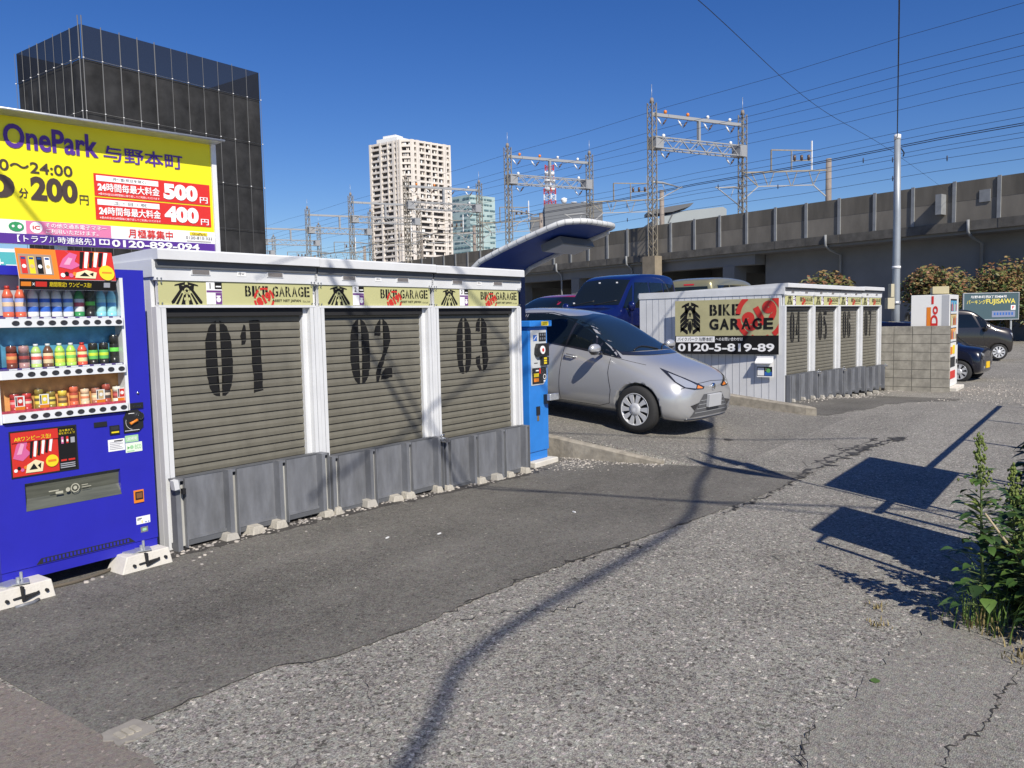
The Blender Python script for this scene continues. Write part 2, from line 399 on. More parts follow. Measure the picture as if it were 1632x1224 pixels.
crack([(3.25, 2.78), (3.5, 2.62), (3.62, 2.42), (3.85, 2.36)], .012, seed=27, amp=.02); crack([(3.9, 2.72), (4.1, 2.62), (4.2, 2.66)], .012, seed=28, amp=.02)
crack([(2.5, 2.97), (2.46, 2.7), (2.3, 2.45), (2.1, 2.3), (2.0, 2.0)], .004, seed=29, amp=.012)
crack([(6.2, 2.5), (7.0, 2.44), (7.8, 2.42), (8.4, 2.43)], .03, seed=30, amp=.02)
crack([(7.9, 2.47), (8.7, 2.44), (9.4, 2.36), (9.9, 2.30), (10.6, 2.28), (11.3, 2.06)], .12, CRACKW, step=.06, amp=.035, seed=31)
crack([(8.8, 2.55), (9.4, 2.48), (10.3, 2.42), (11.0, 2.35)], .07, CRACKW, step=.06, amp=.03, seed=32)
crack([(9.9, 2.62), (10.5, 2.2), (11.0, 2.1)], .05, CRACKW, seed=33, step=.05, amp=.03)
crack([(3.0, .30), (3.09, .432), (3.26, .436), (3.42, .364), (3.68, .339), (3.89, .326), (4.2, .27)], .014, seed=34, amp=.010, step=.02)
crack([(2.7, .80), (2.81, .85), (2.96, .884), (3.18, .896)], .009, seed=35)
crack([(5.2, 1.75), (5.6, 1.6), (5.9, 1.35)], .007, seed=36, amp=.02)
STAIN = mat('damp_dirt', (.055, .05, .045), .75, var=.35, scale=14)
def stain(cx_, cy_, rx, ry, seed, m=STAIN):
    r = random.Random(seed); n = 34; P = []
    k = [r.uniform(.75, 1.2) for _ in range(9)]
    for i in range(n):
        a = 6.283 * i / n; q = k[i * 9 // n] * r.uniform(.88, 1.1); P.append((cx_ + rx * q * math.cos(a), cy_ + ry * q * math.sin(a)))
    V = [(cx_, cy_, h(cx_, cy_) + .0056)] + [(x, y, h(x, y) + .0056) for x, y in P]
    me = bpy.data.meshes.new('road_stain'); me.from_pydata(V, [], [(0, 1 + i, 1 + (i + 1) % n) for i in range(n)]); me.materials.append(m)
    o = bpy.data.objects.new('road_stain', me); COL.objects.link(o); o['kind'] = 'structure'
base_lo = jag([(3.0, 5.22), (3.6, 5.19), (4.6, 5.16), (5.6, 5.12), (6.6, 5.11), (7.6, 5.10)], .06, .022, 61)
patch('gutter_dirt', base_lo, [(x, 5.6) for x, y in base_lo], STAIN, .0052, 8)
stain(9.9, 3.9, .07, .05, 1)
# an exposed row of bricks where three surfaces meet
BR = mat('worn_brick', (.36, .33, .27), .85, var=.2, scale=12, bump=.3)
SILT = mat('silt', (.27, .25, .22), .9, var=.15, scale=14, bump=.2)
t = thing('kerb_stone', 'small worn pale bricks set in grout flush with the asphalt, foreground left', 'paving stone', (1.585, 3.09, 0))
b = MB(); b.prism(jag([(-.075, -.075), (.08, -.07), (.075, .085), (-.07, .08), (-.075, -.075)], .03, .006, 2)[:-1], -.02, .0075, SILT); b.build('grout', t)
b = MB()
for i in range(3): b.box(-.045 + i * .032, -.02 + i * .032, -.03, .035, -.02, .011 + .002 * (i % 2), BR, ch=.005)
b.build('brick', t)
# kerbs
def kerb(label, pts, w, top, nose=False):
    b = MB(); P = frange(0, 1, .05); V = []; F = []
    for t_ in P:
        k = t_ * (len(pts) - 1); i = min(int(k), len(pts) - 2); f = k - i
        x = pts[i][0] + (pts[i + 1][0] - pts[i][0]) * f; y = pts[i][1] + (pts[i + 1][1] - pts[i][1]) * f; z = top(t_)
        j = rnd.gauss(0, .004); ww = w * (1 if not nose or t_ < .9 else max(.35, (1 - ((t_ - .9) / .1) ** 2) ** .5)); sh = (w - ww) / 2
        V += [(x + sh + j, y, -.3), (x + sh + .012 + j, y, z - .02), (x + sh + .035 + j, y, z), (x + w - sh - .03, y, z + .004), (x + w - sh, y, z - .02), (x + w - sh, y, -.3)]
    for i in range(len(P) - 1):
        for k in range(5): F.append((i * 6 + k, (i + 1) * 6 + k, (i + 1) * 6 + k + 1, i * 6 + k + 1))
    F += [(0, 1, 2, 3, 4, 5), tuple((len(P) - 1) * 6 + k for k in range(6))[::-1]]
    b.add(V, F, KERB); o = b.build('kerb'); tag(o, label, 'kerb'); return o
KERB = mat('weathered_kerb', (.30, .27, .22), .9, var=.3, scale=9, bump=.4, bscale=40, dirt=.6, dirtcol=(.1, .085, .07))
kerb('weathered concrete kerb running into the parking lot beside the blue ticket machine', [(8.28, 7.6), (8.28, 5.5), (8.26, 4.05)], .12, lambda t: .34 - .36 * t if t < .5 else .16 - .18 * (t - .5) / .5)
kerb('stained low concrete kerb with rounded end before the white side of garage 04', [(13.2, 7.0), (13.02, 5.1), (12.93, 3.7)], .16, lambda t: .36 - .16 * t if t < .5 else .28 - .15 * (t - .5) / .5, True)
# gravel and pebbles nobody could count
PEB = mat('pebble', (.42, .385, .34), .8, var=.3, scale=40); PEB2 = mat('grit', (.27, .25, .23), .85, var=.4, scale=40)
def pebbles(name, spots, label=None):
    b = MB()
    for (x, y, r) in spots:
        n = 6; V = []; ph = rnd.random() * 6; sx, sy, sz = rnd.uniform(.7, 1.3), rnd.uniform(.7, 1.3), rnd.uniform(.45, .8)
        for k in range(n): a = ph + 6.283 * k / n; q = rnd.uniform(.8, 1.1); V.append((x + r * sx * q * math.cos(a), y + r * sy * q * math.sin(a), h(x, y) + .002))
        for k in range(n): a = ph + 6.283 * k / n; q = rnd.uniform(.6, .85); V.append((x + r * sx * q * math.cos(a), y + r * sy * q * math.sin(a), h(x, y) + r * sz * 1.2))
        F = [(k, (k + 1) % n, n + (k + 1) % n, n + k) for k in range(n)] + [tuple(range(n, 2 * n))]
        b.add(V, F, PEB if rnd.random() < .55 else PEB2, True)
    o = b.build(name); o['kind'] = 'stuff'; return o
sp = []
for k in range(700):
    x = rnd.uniform(3.1, 7.6); sp.append((x, 5.30 - .02 * (x - 3.15) + rnd.gauss(0, .045), abs(rnd.gauss(.006, .005)) + .004))
for x, y, r in [(3.1, 5.03, .014), (3.17, 5.06, .013), (3.22, 5.08, .016), (3.30, 5.12, .018), (2.45, 5.18, .018), (2.5, 5.2, .022), (2.56, 5.2, .018), (3.08, 4.9, .013), (4.05, 5.0, .012), (3.45, 4.55, .008)]: sp.append((x, y, r))
for k in range(420): sp.append((8.0 + rnd.gauss(0, .2), 4.98 + rnd.gauss(0, .2), abs(rnd.gauss(.005, .004)) + .003))
for k in range(260):
    y = rnd.uniform(4.0, 5.6); sp.append((8.27 - abs(rnd.gauss(0, .07)), y, abs(rnd.gauss(.006, .004)) + .003))
for k in range(420):
    x = rnd.uniform(14.8, 21); sp.append((x, 4.55 - .068 * (x - 14.7) + rnd.gauss(-.05, .16), abs(rnd.gauss(.007, .006)) + .005))
for k in range(700): sp.append((rnd.gauss(21, 2.2), rnd.uniform(1.2, 2.8), abs(rnd.gauss(.007, .006)) + .005))
for k in range(260): sp.append((rnd.uniform(1.6, 12), rnd.uniform(.4, 5.0), rnd.uniform(.003, .007)))
pebbles('gravel', sp)
for i, (x, y, a) in enumerate([(4.25, 4.32, .3), (4.55, 4.07, .1), (5.72, 3.6, 1.2)]):
    b = MB(); b.box(-.018, .018, -.006, .006, .005, .012, PURE); o = b.build('litter', loc=(x, y, h(x, y)), rot=(0, 0, a))
    tag(o, ['white cigarette end on the dark asphalt, nearer garage 01', 'white cigarette end on the dark asphalt, in front of garage 02', 'white scrap of paper on the dark asphalt, farthest from the garages'][i], 'litter')
# ================================================================== bike garages
SHUT = mat('shutter_taupe', (.165, .155, .124), .42, var=.12, scale=5, stretch=(1.6, 1, .8), dirt=.3, dirtcol=(.085, .078, .062))
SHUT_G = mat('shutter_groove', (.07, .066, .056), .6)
KHAKI = mat('banner_khaki', (.50, .49, .24), .5, var=.03, scale=3)
KHAKI2 = mat('banner_tan', (.42, .39, .215), .55, var=.1, scale=5)
INK = mat('stencil_ink', (.009, .009, .010), .8, spec=.25)
RED = mat('stamp_red', (.56, .035, .025), .5)
PURPLE = mat('sticker_purple', (.16, .05, .22), .5)
SEAM = mat('panel_seam', (.33, .34, .36), .6)
BOLT = mat('bolt', (.35, .36, .38), .35, metal=.7)
RIBIN = mat('rib_inside_lit', (.42, .42, .40), .5, var=.25, scale=8, stretch=(1, 1, .3), dirt=.4, dirtcol=(.2, .17, .13))  # paler than the ribs: the light inside the slot is painted in
VENT = mat('vent_brown', (.20, .18, .17), .6)
def lobe(side):
    L = [(.43, 1), (.30, .975), (.17, .92), (.08, .84), (.02, .74), (0, .6), (0, .35), (.03, .22), (.09, .12), (.2, .04), (.32, 0), (.45, 0), (.45, .1), (.37, .2), (.42, .35), (.42, .68), (.42, .82), (.44, .93)]
    return L if side < 0 else [(1 - x, y) for x, y in L][::-1]
DIG = {
 '0': [lobe(-1), lobe(1)],
 '1': [[(.30, .94), (.36, .93), (.37, .74), (.30, .68), (.19, .665), (.17, .72), (.12, .79)], [(.52, 1), (.98, 1), (.99, .94), (.96, .85), (.98, .7), (.97, .4), (1, .2), (.99, .03), (.6, 0), (.62, .2), (.57, .45), (.60, .6), (.56, .8), (.52, .92)]],
 '2': [[(.42, 1), (.28, .96), (.12, .88), (.05, .8), (.06, .73), (.40, .72), (.38, .84), (.42, .93)], [(.52, 1), (.68, .97), (.84, .9), (.92, .78), (.92, .64), (.84, .54), (.66, .42), (.50, .28), (.36, .15), (.22, 0), (.08, 0), (.08, .14), (.20, .26), (.42, .40), (.56, .54), (.60, .68), (.58, .88), (.52, .94)], [(.44, .14), (.62, .21), (.98, .20), (1, .12), (.98, .04), (.34, .02), (.36, .08)]],
 '3': [[(.44, 1), (.28, .97), (.14, .9), (.12, .75), (.44, .74)], [(.55, 1), (.75, .96), (.92, .86), (.93, .7), (.84, .6), (.70, .545), (.86, .5), (.98, .38), (1, .2), (.88, .08), (.68, 0), (.60, 0), (.60, .12), (.66, .25), (.66, .38), (.58, .45), (.42, .50), (.42, .57), (.58, .62), (.62, .72), (.6, .88), (.54, .94)], [(.10, .28), (.40, .30), (.38, .16), (.50, .02), (.38, .01), (.2, .08), (.08, .18)]],
 '4': [[(.46, 1), (.05, .40), (.05, .24), (.46, .24), (.46, .36), (.28, .37), (.46, .66)], [(.55, 1), (.86, 1), (.86, 0), (.55, 0)]],
 '5': [[(.1, 1), (.9, 1), (.9, .87), (.1, .87)], [(.1, .82), (.42, .82), (.42, .6), (.7, .62), (.95, .5), (1, .25), (.86, .06), (.6, 0), (.6, .13), (.66, .3), (.6, .48), (.42, .5), (.1, .48)], [(.1, .2), (.45, .2), (.48, 0), (.24, .05)]],
 '6': [lobe(-1), [(.56, 1), (.76, .95), (.92, .84), (.92, .7), (.62, .7), (.62, .86)], [(.56, .58), (.8, .56), (1, .44), (1, .2), (.85, .05), (.56, 0), (.56, .12), (.64, .22), (.64, .4), (.56, .48)]],
 '7': [[(.08, 1), (.5, 1), (.5, .84), (.08, .84)], [(.58, 1), (.95, 1), (.95, .84), (.72, .42), (.66, 0), (.34, 0), (.42, .4), (.62, .84), (.58, .84)]],
}
def stencil_digits(num, x0, z0, w, hh, slats, y, seed):
    """the painted number, broken over the shutter's slats: only the slat faces carry paint"""
    r = random.Random(seed); parts = []; gap = w * .10; dw = (w - gap) / 2
    for k, d in enumerate(num):
        ox = x0 + k * (dw + gap); out = MB(); parts.append(out)
        sc = 1 if d != '1' else .95
        for P in DIG[d]:
            bm = bmesh.new(); pts = []
            for (ax, ay), (bx, by) in zip(P, P[1:] + P[:1]):
                L = math.hypot((bx - ax) * dw, (by - ay) * hh); n = max(1, int(L / .02))
                for q in range(n): pts.append((ax + (bx - ax) * q / n, ay + (by - ay) * q / n))
            bm.faces.new([bm.verts.new((ox + px * dw * sc + r.gauss(0, .0022), 0, z0 + pz * hh + r.gauss(0, .0022))) for px, pz in pts])
            bmesh.ops.triangulate(bm, faces=bm.faces[:])
            for a, b_ in slats:
                if b_ < z0 - .02 or a > z0 + hh + .02: continue
                c = bm.copy()
                for co, no in ((a, -1), (b_, 1)):
                    bmesh.ops.bisect_plane(c, geom=c.verts[:] + c.edges[:] + c.faces[:], plane_co=(0, 0, co), plane_no=(0, 0, no), clear_outer=True)
                c.verts.index_update()
                out.add([(v.co.x, y, v.co.z) for v in c.verts], [[v.index for v in f.verts] for f in c.faces], INK)
                c.free()
            bm.free()
    return parts
def stencil_text(S, txt, x0, y0, x1, y1, m, bgm, l=2, bold=.03, cut=.10):
    """block letters with the thin bridges of a stencil"""
    n = len(txt); wts = [.42 if c == 'I' else .45 if c == ' ' else 1 for c in txt]; tot = sum(wts) + .16 * (n - 1); u = (x1 - x0) / tot; x = x0
    for c, w in zip(txt, wts):
        if c != ' ':
            S.text(c, x, y0, x + w * u, y1, m, l, bold)
            if c != 'I':
                cxm = x + w * u * (.42 if c in 'BEKRGD' else .5)
                S.rect(cxm - u * cut / 2, y0 - .001, cxm + u * cut / 2, y1 + .001, bgm, l + 1)
        x += (w + .16) * u
def bike_icon(S, cx_, y0, w, hh, m, bgm, full=False, l=2):
    """motorcycle seen head-on: handlebar, fork, tank with a star, exhausts spreading down to both sides"""
    X = lambda a: cx_ + a * w; Y = lambda b: y0 + b * hh
    for s in (-1, 1):
        S.poly([(X(.04 * s), Y(.97)), (X(.20 * s), Y(.93)), (X(.38 * s), Y(.86)), (X(.40 * s), Y(.80)), (X(.22 * s), Y(.84)), (X(.05 * s), Y(.86))], m, l)
        S.poly([(X(.10 * s), Y(.80)), (X(.26 * s), Y(.88)), (X(.24 * s), Y(.66)), (X(.13 * s), Y(.60))], m, l)
        if not full:
            S.poly([(X(.14 * s), Y(.62)), (X(.22 * s), Y(.66)), (X(.52 * s), Y(.12)), (X(.50 * s), Y(.02)), (X(.42 * s), Y(.05))], m, l)
            S.poly([(X(.12 * s), Y(.48)), (X(.17 * s), Y(.50)), (X(.38 * s), Y(.02)), (X(.30 * s), Y(.0))], m, l)
            S.poly([(X(.02 * s), Y(.46)), (X(.10 * s), Y(.42)), (X(.20 * s), Y(.0)), (X(.06 * s), Y(.0)), (X(.06 * s), Y(.2))], m, l)
        else:
            for k in range(4):
                y = .74 - k * .135; S.poly([(X(.12 * s), Y(y)), (X(.16 * s), Y(y + .03)), (X(.46 * s), Y(y - .18)), (X(.46 * s), Y(y - .28)), (X(.14 * s), Y(y - .10))], m, l)
            S.poly([(X(.07 * s), Y(.48)), (X(.13 * s), Y(.46)), (X(.11 * s), Y(.12)), (X(.07 * s), Y(.12))], m, l)
            S.poly([(X(.12 * s), Y(.12)), (X(.44 * s), Y(.24)), (X(.46 * s), Y(.16)), (X(.16 * s), Y(.0)), (X(.10 * s), Y(.02))], m, l)
    S.disc(X(0), Y(.70), w * .13, m, l, ry=hh * .17); S.disc(X(0), Y(.60), w * .09, bgm, l + 1, ry=hh * .13)
    st = []
    for k in range(10): a = R(90 + 36 * k); q = 1 if k % 2 == 0 else .42; st.append((X(0) + w * .075 * q * math.cos(a), Y(.60) + hh * .11 * q * math.sin(a)))
    S.poly(st, m, l + 2)
    if full: S.disc(X(0), Y(.22), w * .065, m, l + 1, ry=hh * .20); S.ring(X(0), Y(.40), w * .11, w * .03, m, l + 1, 0, 180)
    else:
        for s in (-1, 1): S.disc(X(.07 * s), Y(.24), w * .035, bgm, l + 2, ry=hh * .07)
def stamp819(S, cx_, cy_, r, m, x0, x1, y0, y1, l=4):
    """round rubber stamp with 819, cut off at the edges of the print"""
    T = Sheet(); T.step = 1
    for a in range(0, 360, 60): T.ring(cx_, cy_, r, r * .2, m, 0, a + 6, a + 54, 8)
    T.text('819', cx_ - r * .74, cy_ - r * .40, cx_ + r * .74, cy_ + r * .40, m, 0, .075, True, R(28))
    bm = bmesh.new(); vs = [bm.verts.new(v) for v in T.v]
    for f in T.f:
        try: bm.faces.new([vs[i] for i in f])
        except ValueError: pass
    for co, no in (((x0, 0, 0), (-1, 0, 0)), ((x1, 0, 0), (1, 0, 0)), ((0, y0, 0), (0, -1, 0)), ((0, y1, 0), (0, 1, 0))):
        bmesh.ops.bisect_plane(bm, geom=bm.verts[:] + bm.edges[:] + bm.faces[:], plane_co=co, plane_no=no, clear_outer=True)
    bm.verts.index_update(); S.add([(v.co.x, v.co.y, l * S.step) for v in bm.verts], [[v.index for v in f.verts] for f in bm.faces], m); bm.free()
def garage(num, w, origin, rz, pz, label, group, side=False, depth=2.6, latch=False, lock=False, roofdz=0):
    t = thing('bike_garage', label, 'garage', origin, rz, group)
    H = 2.15 + roofdz; seed = int(num)
    # body: side walls with vertical seams, back wall, front header and posts
    b = MB(); pw, pr_ = .075, .12
    b.box(0, .03, .06, depth, 0, 2.06, WHITE); b.box(w - .03, w, .06, depth, 0, 2.06, WHITE); b.box(.03, w - .03, depth - .03, depth, 0, 2.05, WHITE)
    n = int(depth / .142)
    for k in range(1, n):
        for xx in (-.004, w): b.box(xx, xx + .004, k * .142 - .0035, k * .142 + .0035, .02, 2.0, SEAM)
    for xx in (-.012, w - .002): b.box(xx, xx + .014, .0, depth + .01, 1.955, 2.075, WHITE)
    body = b.build('body', t)
    b = MB(); b.box(.001, w - .001, 0, .05, 1.932, 2.075, WHITE); b.box(.03, w - .03, .012, .05, 1.745, 1.93, WHITE); b.box(.02, w - .02, -.004, .05, 1.738, 1.757, WHITE)
    for xx in (.02, .05, w - .05, w - .02):
        for zz in (1.945, 1.92, 1.77): b.cyl((xx, -.006, zz), .006, .007, BOLT, 8, 'y')
    b.build('header', t)
    for a, b2, ja in ((0.0, pw, 1), (w - pw, w, -1)):
        p = MB(); p.box(a + .001, b2 - .001, -.002, .12, 0, 1.745, WHITE)
        if ja > 0: p.box(b2, b2 + .014, .028, .12, 0, 1.738, GALV)
        else: p.box(a - .05, a, .045, .12, 0, 1.738, WHITE)
        p.box(a + .034, a + .038, -.0045, -.002, .02, 1.74, SEAM)
        p.build('post', t)
    # roof with fascia and a dark strip that paints the shade under it
    b = MB(); e = .0015
    b.prism([(-.06, H - .075), (-.06, H - .012), (-.05, H), (.10, H), (depth + .04, H - .10), (depth + .04, H - .17), (.06, H - .075)], e, w - e, WHITE, 'x')
    b.build('roof', t)
    g = MB(); g.box(.012, w - .012, -.018, .06, H - .128, H - .077, GREY_D); g.build('fascia_shade', t)
    # shutter
    x0, x1 = pw + .014, w - pw - .05; zb, zt = .44 + pz, 1.735; pitch = .0655; ys = .075
    s = MB(); slats = []; z = zb; prof = []
    s.box(x0, x1, .03, ys + .02, zt - .06, zt, DARK)  # dark strip paints the shade under the lintel
    k = 0
    while z < zt - .06:
        a, c = z + .0105, min(z + pitch, zt - .055)
        slats.append((a + .001, c - .002))
        V = []
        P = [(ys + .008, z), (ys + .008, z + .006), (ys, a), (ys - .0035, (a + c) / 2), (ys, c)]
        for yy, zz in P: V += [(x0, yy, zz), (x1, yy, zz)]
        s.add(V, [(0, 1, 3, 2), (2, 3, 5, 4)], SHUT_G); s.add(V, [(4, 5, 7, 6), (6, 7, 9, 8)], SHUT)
        z += pitch; k += 1
    s.box(x0, x1, ys - .01, ys + .01, zb - .03, zb - .002, GREY_D)
    sh = s.build('shutter', t)
    [dg.build('digit', sh) for dg in stencil_digits(num, w * .29, 1.07, .50, .57, slats, ys - .0048, seed)]
    # printed strip over the shutter
    S = Sheet(); bw = w - .06; S.rect(0, 0, bw, .172, KHAKI, 0)
    bike_icon(S, bw * .16, .004, .235, .165, INK, KHAKI)
    sx = bw * .275
    S.rect(sx, .004, sx + .13, .170, PURE, 3); S.rect(sx + .07, .118, sx + .13, .168, INK, 4); S.rect(sx + .002, .093, sx + .128, .108, PURPLE, 4); S.rect(sx + .075, .006, sx + .128, .09, PURPLE, 4)
    S.text(str(int(num)), sx + .02, .12, sx + .045, .162, INK, 4, .02, False); S.rect(sx + .078, .132, sx + .122, .142, PURE, 5); S.disc(sx + .098, .04, .02, PURE, 5, 10); S.rect(sx + .08, .06, sx + .115, .07, PURE, 5)
    stencil_text(S, 'BIKE GARAGE', bw * .52, .067, bw * .975, .148, INK, KHAKI, 2, .02)
    stamp819(S, bw * .645, .045, .095, RED, bw * .54, bw * .78, .001, .135, 3.5)
    S.text('ASSET NET JAPAN', bw * .70, .022, bw * .905, .046, INK, 4.5, .015); S.text('Co.,Ltd', bw * .92, .022, bw * .975, .038, INK, 4.5)
    S.build('banner', t, (.03, .0105, 1.758), FRONT)
    for xx in (.29, w * .665):
        v = MB(); v.box(xx - .01, xx + .145, -.006, .001, 1.975, 2.018, WHITE)
        for q in range(4): v.box(xx, xx + .135, -.009, -.005, 1.981 + q * .0085, 1.987 + q * .0085, VENT)
        v.build('vent', t)
    S = Sheet(); S.rect(0, 0, .075, .04, PURE, 0); S.text(str(int(num)) + '号W', .01, .008, .062, .03, INK, 1, 0, False); S.build('number_plate', t, (w * .47, -.003, 1.975), FRONT)
    # fold-down ramp: plate with four channel ribs
    zt2, zb2 = .525 + pz, .065 + pz * 1.1
    b = MB(); b.box(.03, w - .03, -.03, -.012, zb2, zt2 - .012, GREY); b.box(.03, w - .03, -.045, -.012, zb2 - .008, zb2 + .012, GREY); b.box(.02, w - .02, -.05, .0, zb2 - .045, zb2 - .010, GREY_D); b.box(.02, w - .02, -.034, .02, zt2 - .012, zt2 - .002, GREY_D)
    b.build('ramp_panel', t)
    for k, xc in enumerate((.055, w * .34, w * .66, w - .055)):
        r = MB(); a, c = xc - .040, xc + .042; zl = -.012 + pz * 1.1
        r.box(a, a + .008, -.10, -.031, zl, zt2, GREY); r.box(c - .007, c, -.10, -.031, zl + .03, zt2 - .004, GREY); r.box(a + .008, c - .007, -.066, -.031, zl + .04, zt2 - .05, RIBIN)
        r.box(a + .008, c - .02, -.10, -.031, zt2 - .018, zt2 - .002, GREY); r.box(a + .008, c - .02, -.052, -.045, zt2 - .055, zt2 - .018, DARK)
        r.box(a, a + .036, -.102, -.10, zl, zt2 - .004, GREY); r.box(a + .006, c - .004, -.10, -.04, zl - .055, zl + .03, PLASTIC); r.cyl((xc - .004, -.06, (zl + zt2) / 2), .005, .006, DARK, 8, 'y')
        r.build('rib', t)
    if latch:
        r = MB(); r.box(-.01, .035, -.13, -.10, zt2 - .075, zt2 - .005, GALV); r.box(.05, .085, -.15, -.10, zt2 - .07, zt2 - .002, WHITE, Matrix.Rotation(R(-8), 4, 'Y')); r.box(.055, .08, -.128, -.1, zt2 - .11, zt2 - .07, PLASTIC); r.build('latch', t)
    if lock:
        r = MB(); r.cyl((w - .03, -.16, zt2 - .03), .026, .07, CHROME, 12, 'y'); r.tube([(w - .06, -.1, zt2), (w - .06, -.12, zt2 + .02), (w - .02, -.12, zt2 + .02), (w - .01, -.1, zt2 - .01)], .006, CHROME, 6); r.build('lock', t)
    return t
G1A = math.atan2(-.115, 4.23)
for i, (n, pz) in enumerate((('01', 0), ('02', -.04), ('03', -.085))):
    garage(n, 1.41, (3.15 + 1.41 * i * math.cos(G1A), 5.41 + 1.41 * i * math.sin(G1A), -.004 * i), G1A, pz,
           ['white bike garage with taupe shutter stencilled 01 beside the blue vending machine', 'white bike garage with taupe shutter stencilled 02, between garages 01 and 03', 'white bike garage with taupe shutter stencilled 03 beside the blue ticket machine'][i],
           'bike garages in a row', latch=i == 0, lock=i == 1)
G2A = R(-3.9)
for i, (n, pz) in enumerate((('04', -.03), ('05', -.06), ('06', -.1), ('07', -.14))):
    garage(n, 1.44, (14.70 + 1.44 * i * math.cos(G2A), 4.74 + 1.44 * i * math.sin(G2A), -.002 * i), G2A, pz,
           ['white bike garage stencilled 04 with the long banner on its white side wall', 'white bike garage stencilled 05, between garages 04 and 06 beyond the silver car', 'white bike garage stencilled 06, between garages 05 and 07', 'white bike garage stencilled 07 at the far end by the block wall'][i],
           'bike garages in a row', depth=3.0, lock=i in (0, 1, 3), roofdz=(.0, 0, 0, .015)[i])
# concrete wedges under the ramps
WEDGE = mat('dirty_concrete', (.44, .41, .35), .85, var=.2, scale=14, bump=.4, bscale=60, dirt=.7, dirtcol=(.16, .14, .11))
def wedge(x, y, w, d, hh, rz, label, top=.55):
    b = MB(); r = random.Random(int(x * 100)); z0 = h(x, y) - .02
    V = [(-w / 2, -d / 2, 0), (w / 2, -d / 2, 0), (w / 2, d / 2, 0), (-w / 2, d / 2, 0), (-w / 2 * top + r.uniform(-.01, .01), -d * .3, hh), (w / 2 * (top + .25), -d * .3, hh * r.uniform(.85, 1)), (w / 2, d / 2, hh), (-w / 2 * top, d / 2, hh)]
    b.add(V, [(3, 2, 1, 0), (4, 5, 6, 7), (0, 1, 5, 4), (1, 2, 6, 5), (2, 3, 7, 6), (3, 0, 4, 7)], (WEDGE if r.random() > .4 else CONC) if x < 14 else CONC)
    o = b.build('concrete_wedge', loc=(x, y, z0), rot=(0, 0, rz), bevel=.006); tag(o, label, 'concrete block', 'concrete wedges under the ramps')
for i, (x, w) in enumerate([(3.58, .13), (3.80, .14), (4.02, .12), (4.50, .11), (4.60, .09), (4.98, .13), (5.30, .14), (5.46, .13), (5.86, .09), (6.0, .12), (6.5, .13), (6.78, .13), (6.98, .12), (7.28, .1)]):
    wedge(x, 5.33 - .027 * (x - 3.15), w, .14, .085 if i % 3 else .075, G1A + rnd.uniform(-.15, .15), 'pale concrete wedge under the ramp of garage %s, number %d of %d from the left' % (('01', 1 + i, 4) if i < 4 else ('02', i - 3, 5) if i < 9 else ('03', i - 8, 5)))
for i in range(11):
    x = 14.9 + i * .5; wedge(x, 4.68 - .068 * (x - 14.7), .10, .14, .075, G2A, 'small rough concrete wedge propping the ramps of garages 04 to 07')
# long banner on the side of garage 04
t = thing('wall_banner', 'large tan and black BIKE GARAGE banner with phone number on white garage side', 'banner', (14.665, 4.83, .872), 0)
W_, H_ = 2.015, 1.018; S = Sheet(); S.step = .002
S.rect(0, .345, W_, H_, KHAKI2, 1); S.rect(0, 0, W_, .345, INK, 1)
bike_icon(S, W_ * .155, .375, .44, .63, INK, KHAKI2, True)
stencil_text(S, 'BIKE', W_ * .35, .72, W_ * .64, .93, INK, KHAKI2, 2, .035, .07); stencil_text(S, 'GARAGE', W_ * .35, .46, W_ * .95, .665, INK, KHAKI2, 5, .035, .0)
stamp819(S, W_ * .83, .70, .46, RED, W_ * .6, W_ - .003, .347, H_ - .003, 4)
S.rect(.02, .225, W_ * .40, .335, PURE, 2); S.text('バイクパーク 与野本町', .05, .243, W_ * .38, .318, INK, 3, .01); S.text('へのお問い合わせは', W_ * .41, .25, W_ * .67, .315, PURE, 3, .015); S.text('0120-5-819-89', .06, .05, W_ * .96, .20, PURE, 3, .028)
bo = S.build('banner_print', t, (-.004, W_, 0), SIDE)
b = MB(); b.box(0, .006, 0, W_, 0, H_, PURE); b.build('banner_board', t)
t = thing('leaflet_box', 'small white leaflet holder with hood on the white garage side wall', 'leaflet box', (14.665, 4.93, .46), 0)
b = MB(); b.box(-.012, 0, 0, .30, 0, .38, PURE); b.prism([(-.012, .34), (-.09, .27), (-.09, .25), (-.012, .31)], 0, .31, PURE, 'y'); b.build('holder', t)
S = Sheet(); BLUEP = mat('print_blue', (.03, .12, .42), .5); GRN = mat('print_green', (.12, .4, .12), .5)
S.rect(.01, .02, .29, .19, INK, 0); S.rect(.02, .03, .14, .17, PURE, 1); S.rect(.15, .03, .28, .1, BLUEP, 1); S.disc(.22, .12, .04, GRN, 2, 10); S.rect(.16, .12, .2, .17, KHAKI, 1); S.build('leaflet', t, (-.0135, .305, 0), SIDE)
S = Sheet(); S.rect(0, 0, .29, .05, PURE, 0); [S.rect(.012 + .034 * q, .012, .036 + .034 * q, .04, BLUEP, 1) for q in range(8)]; S.build('notice', t, (-.055, .30, .265), (R(50), 0, R(-90)))
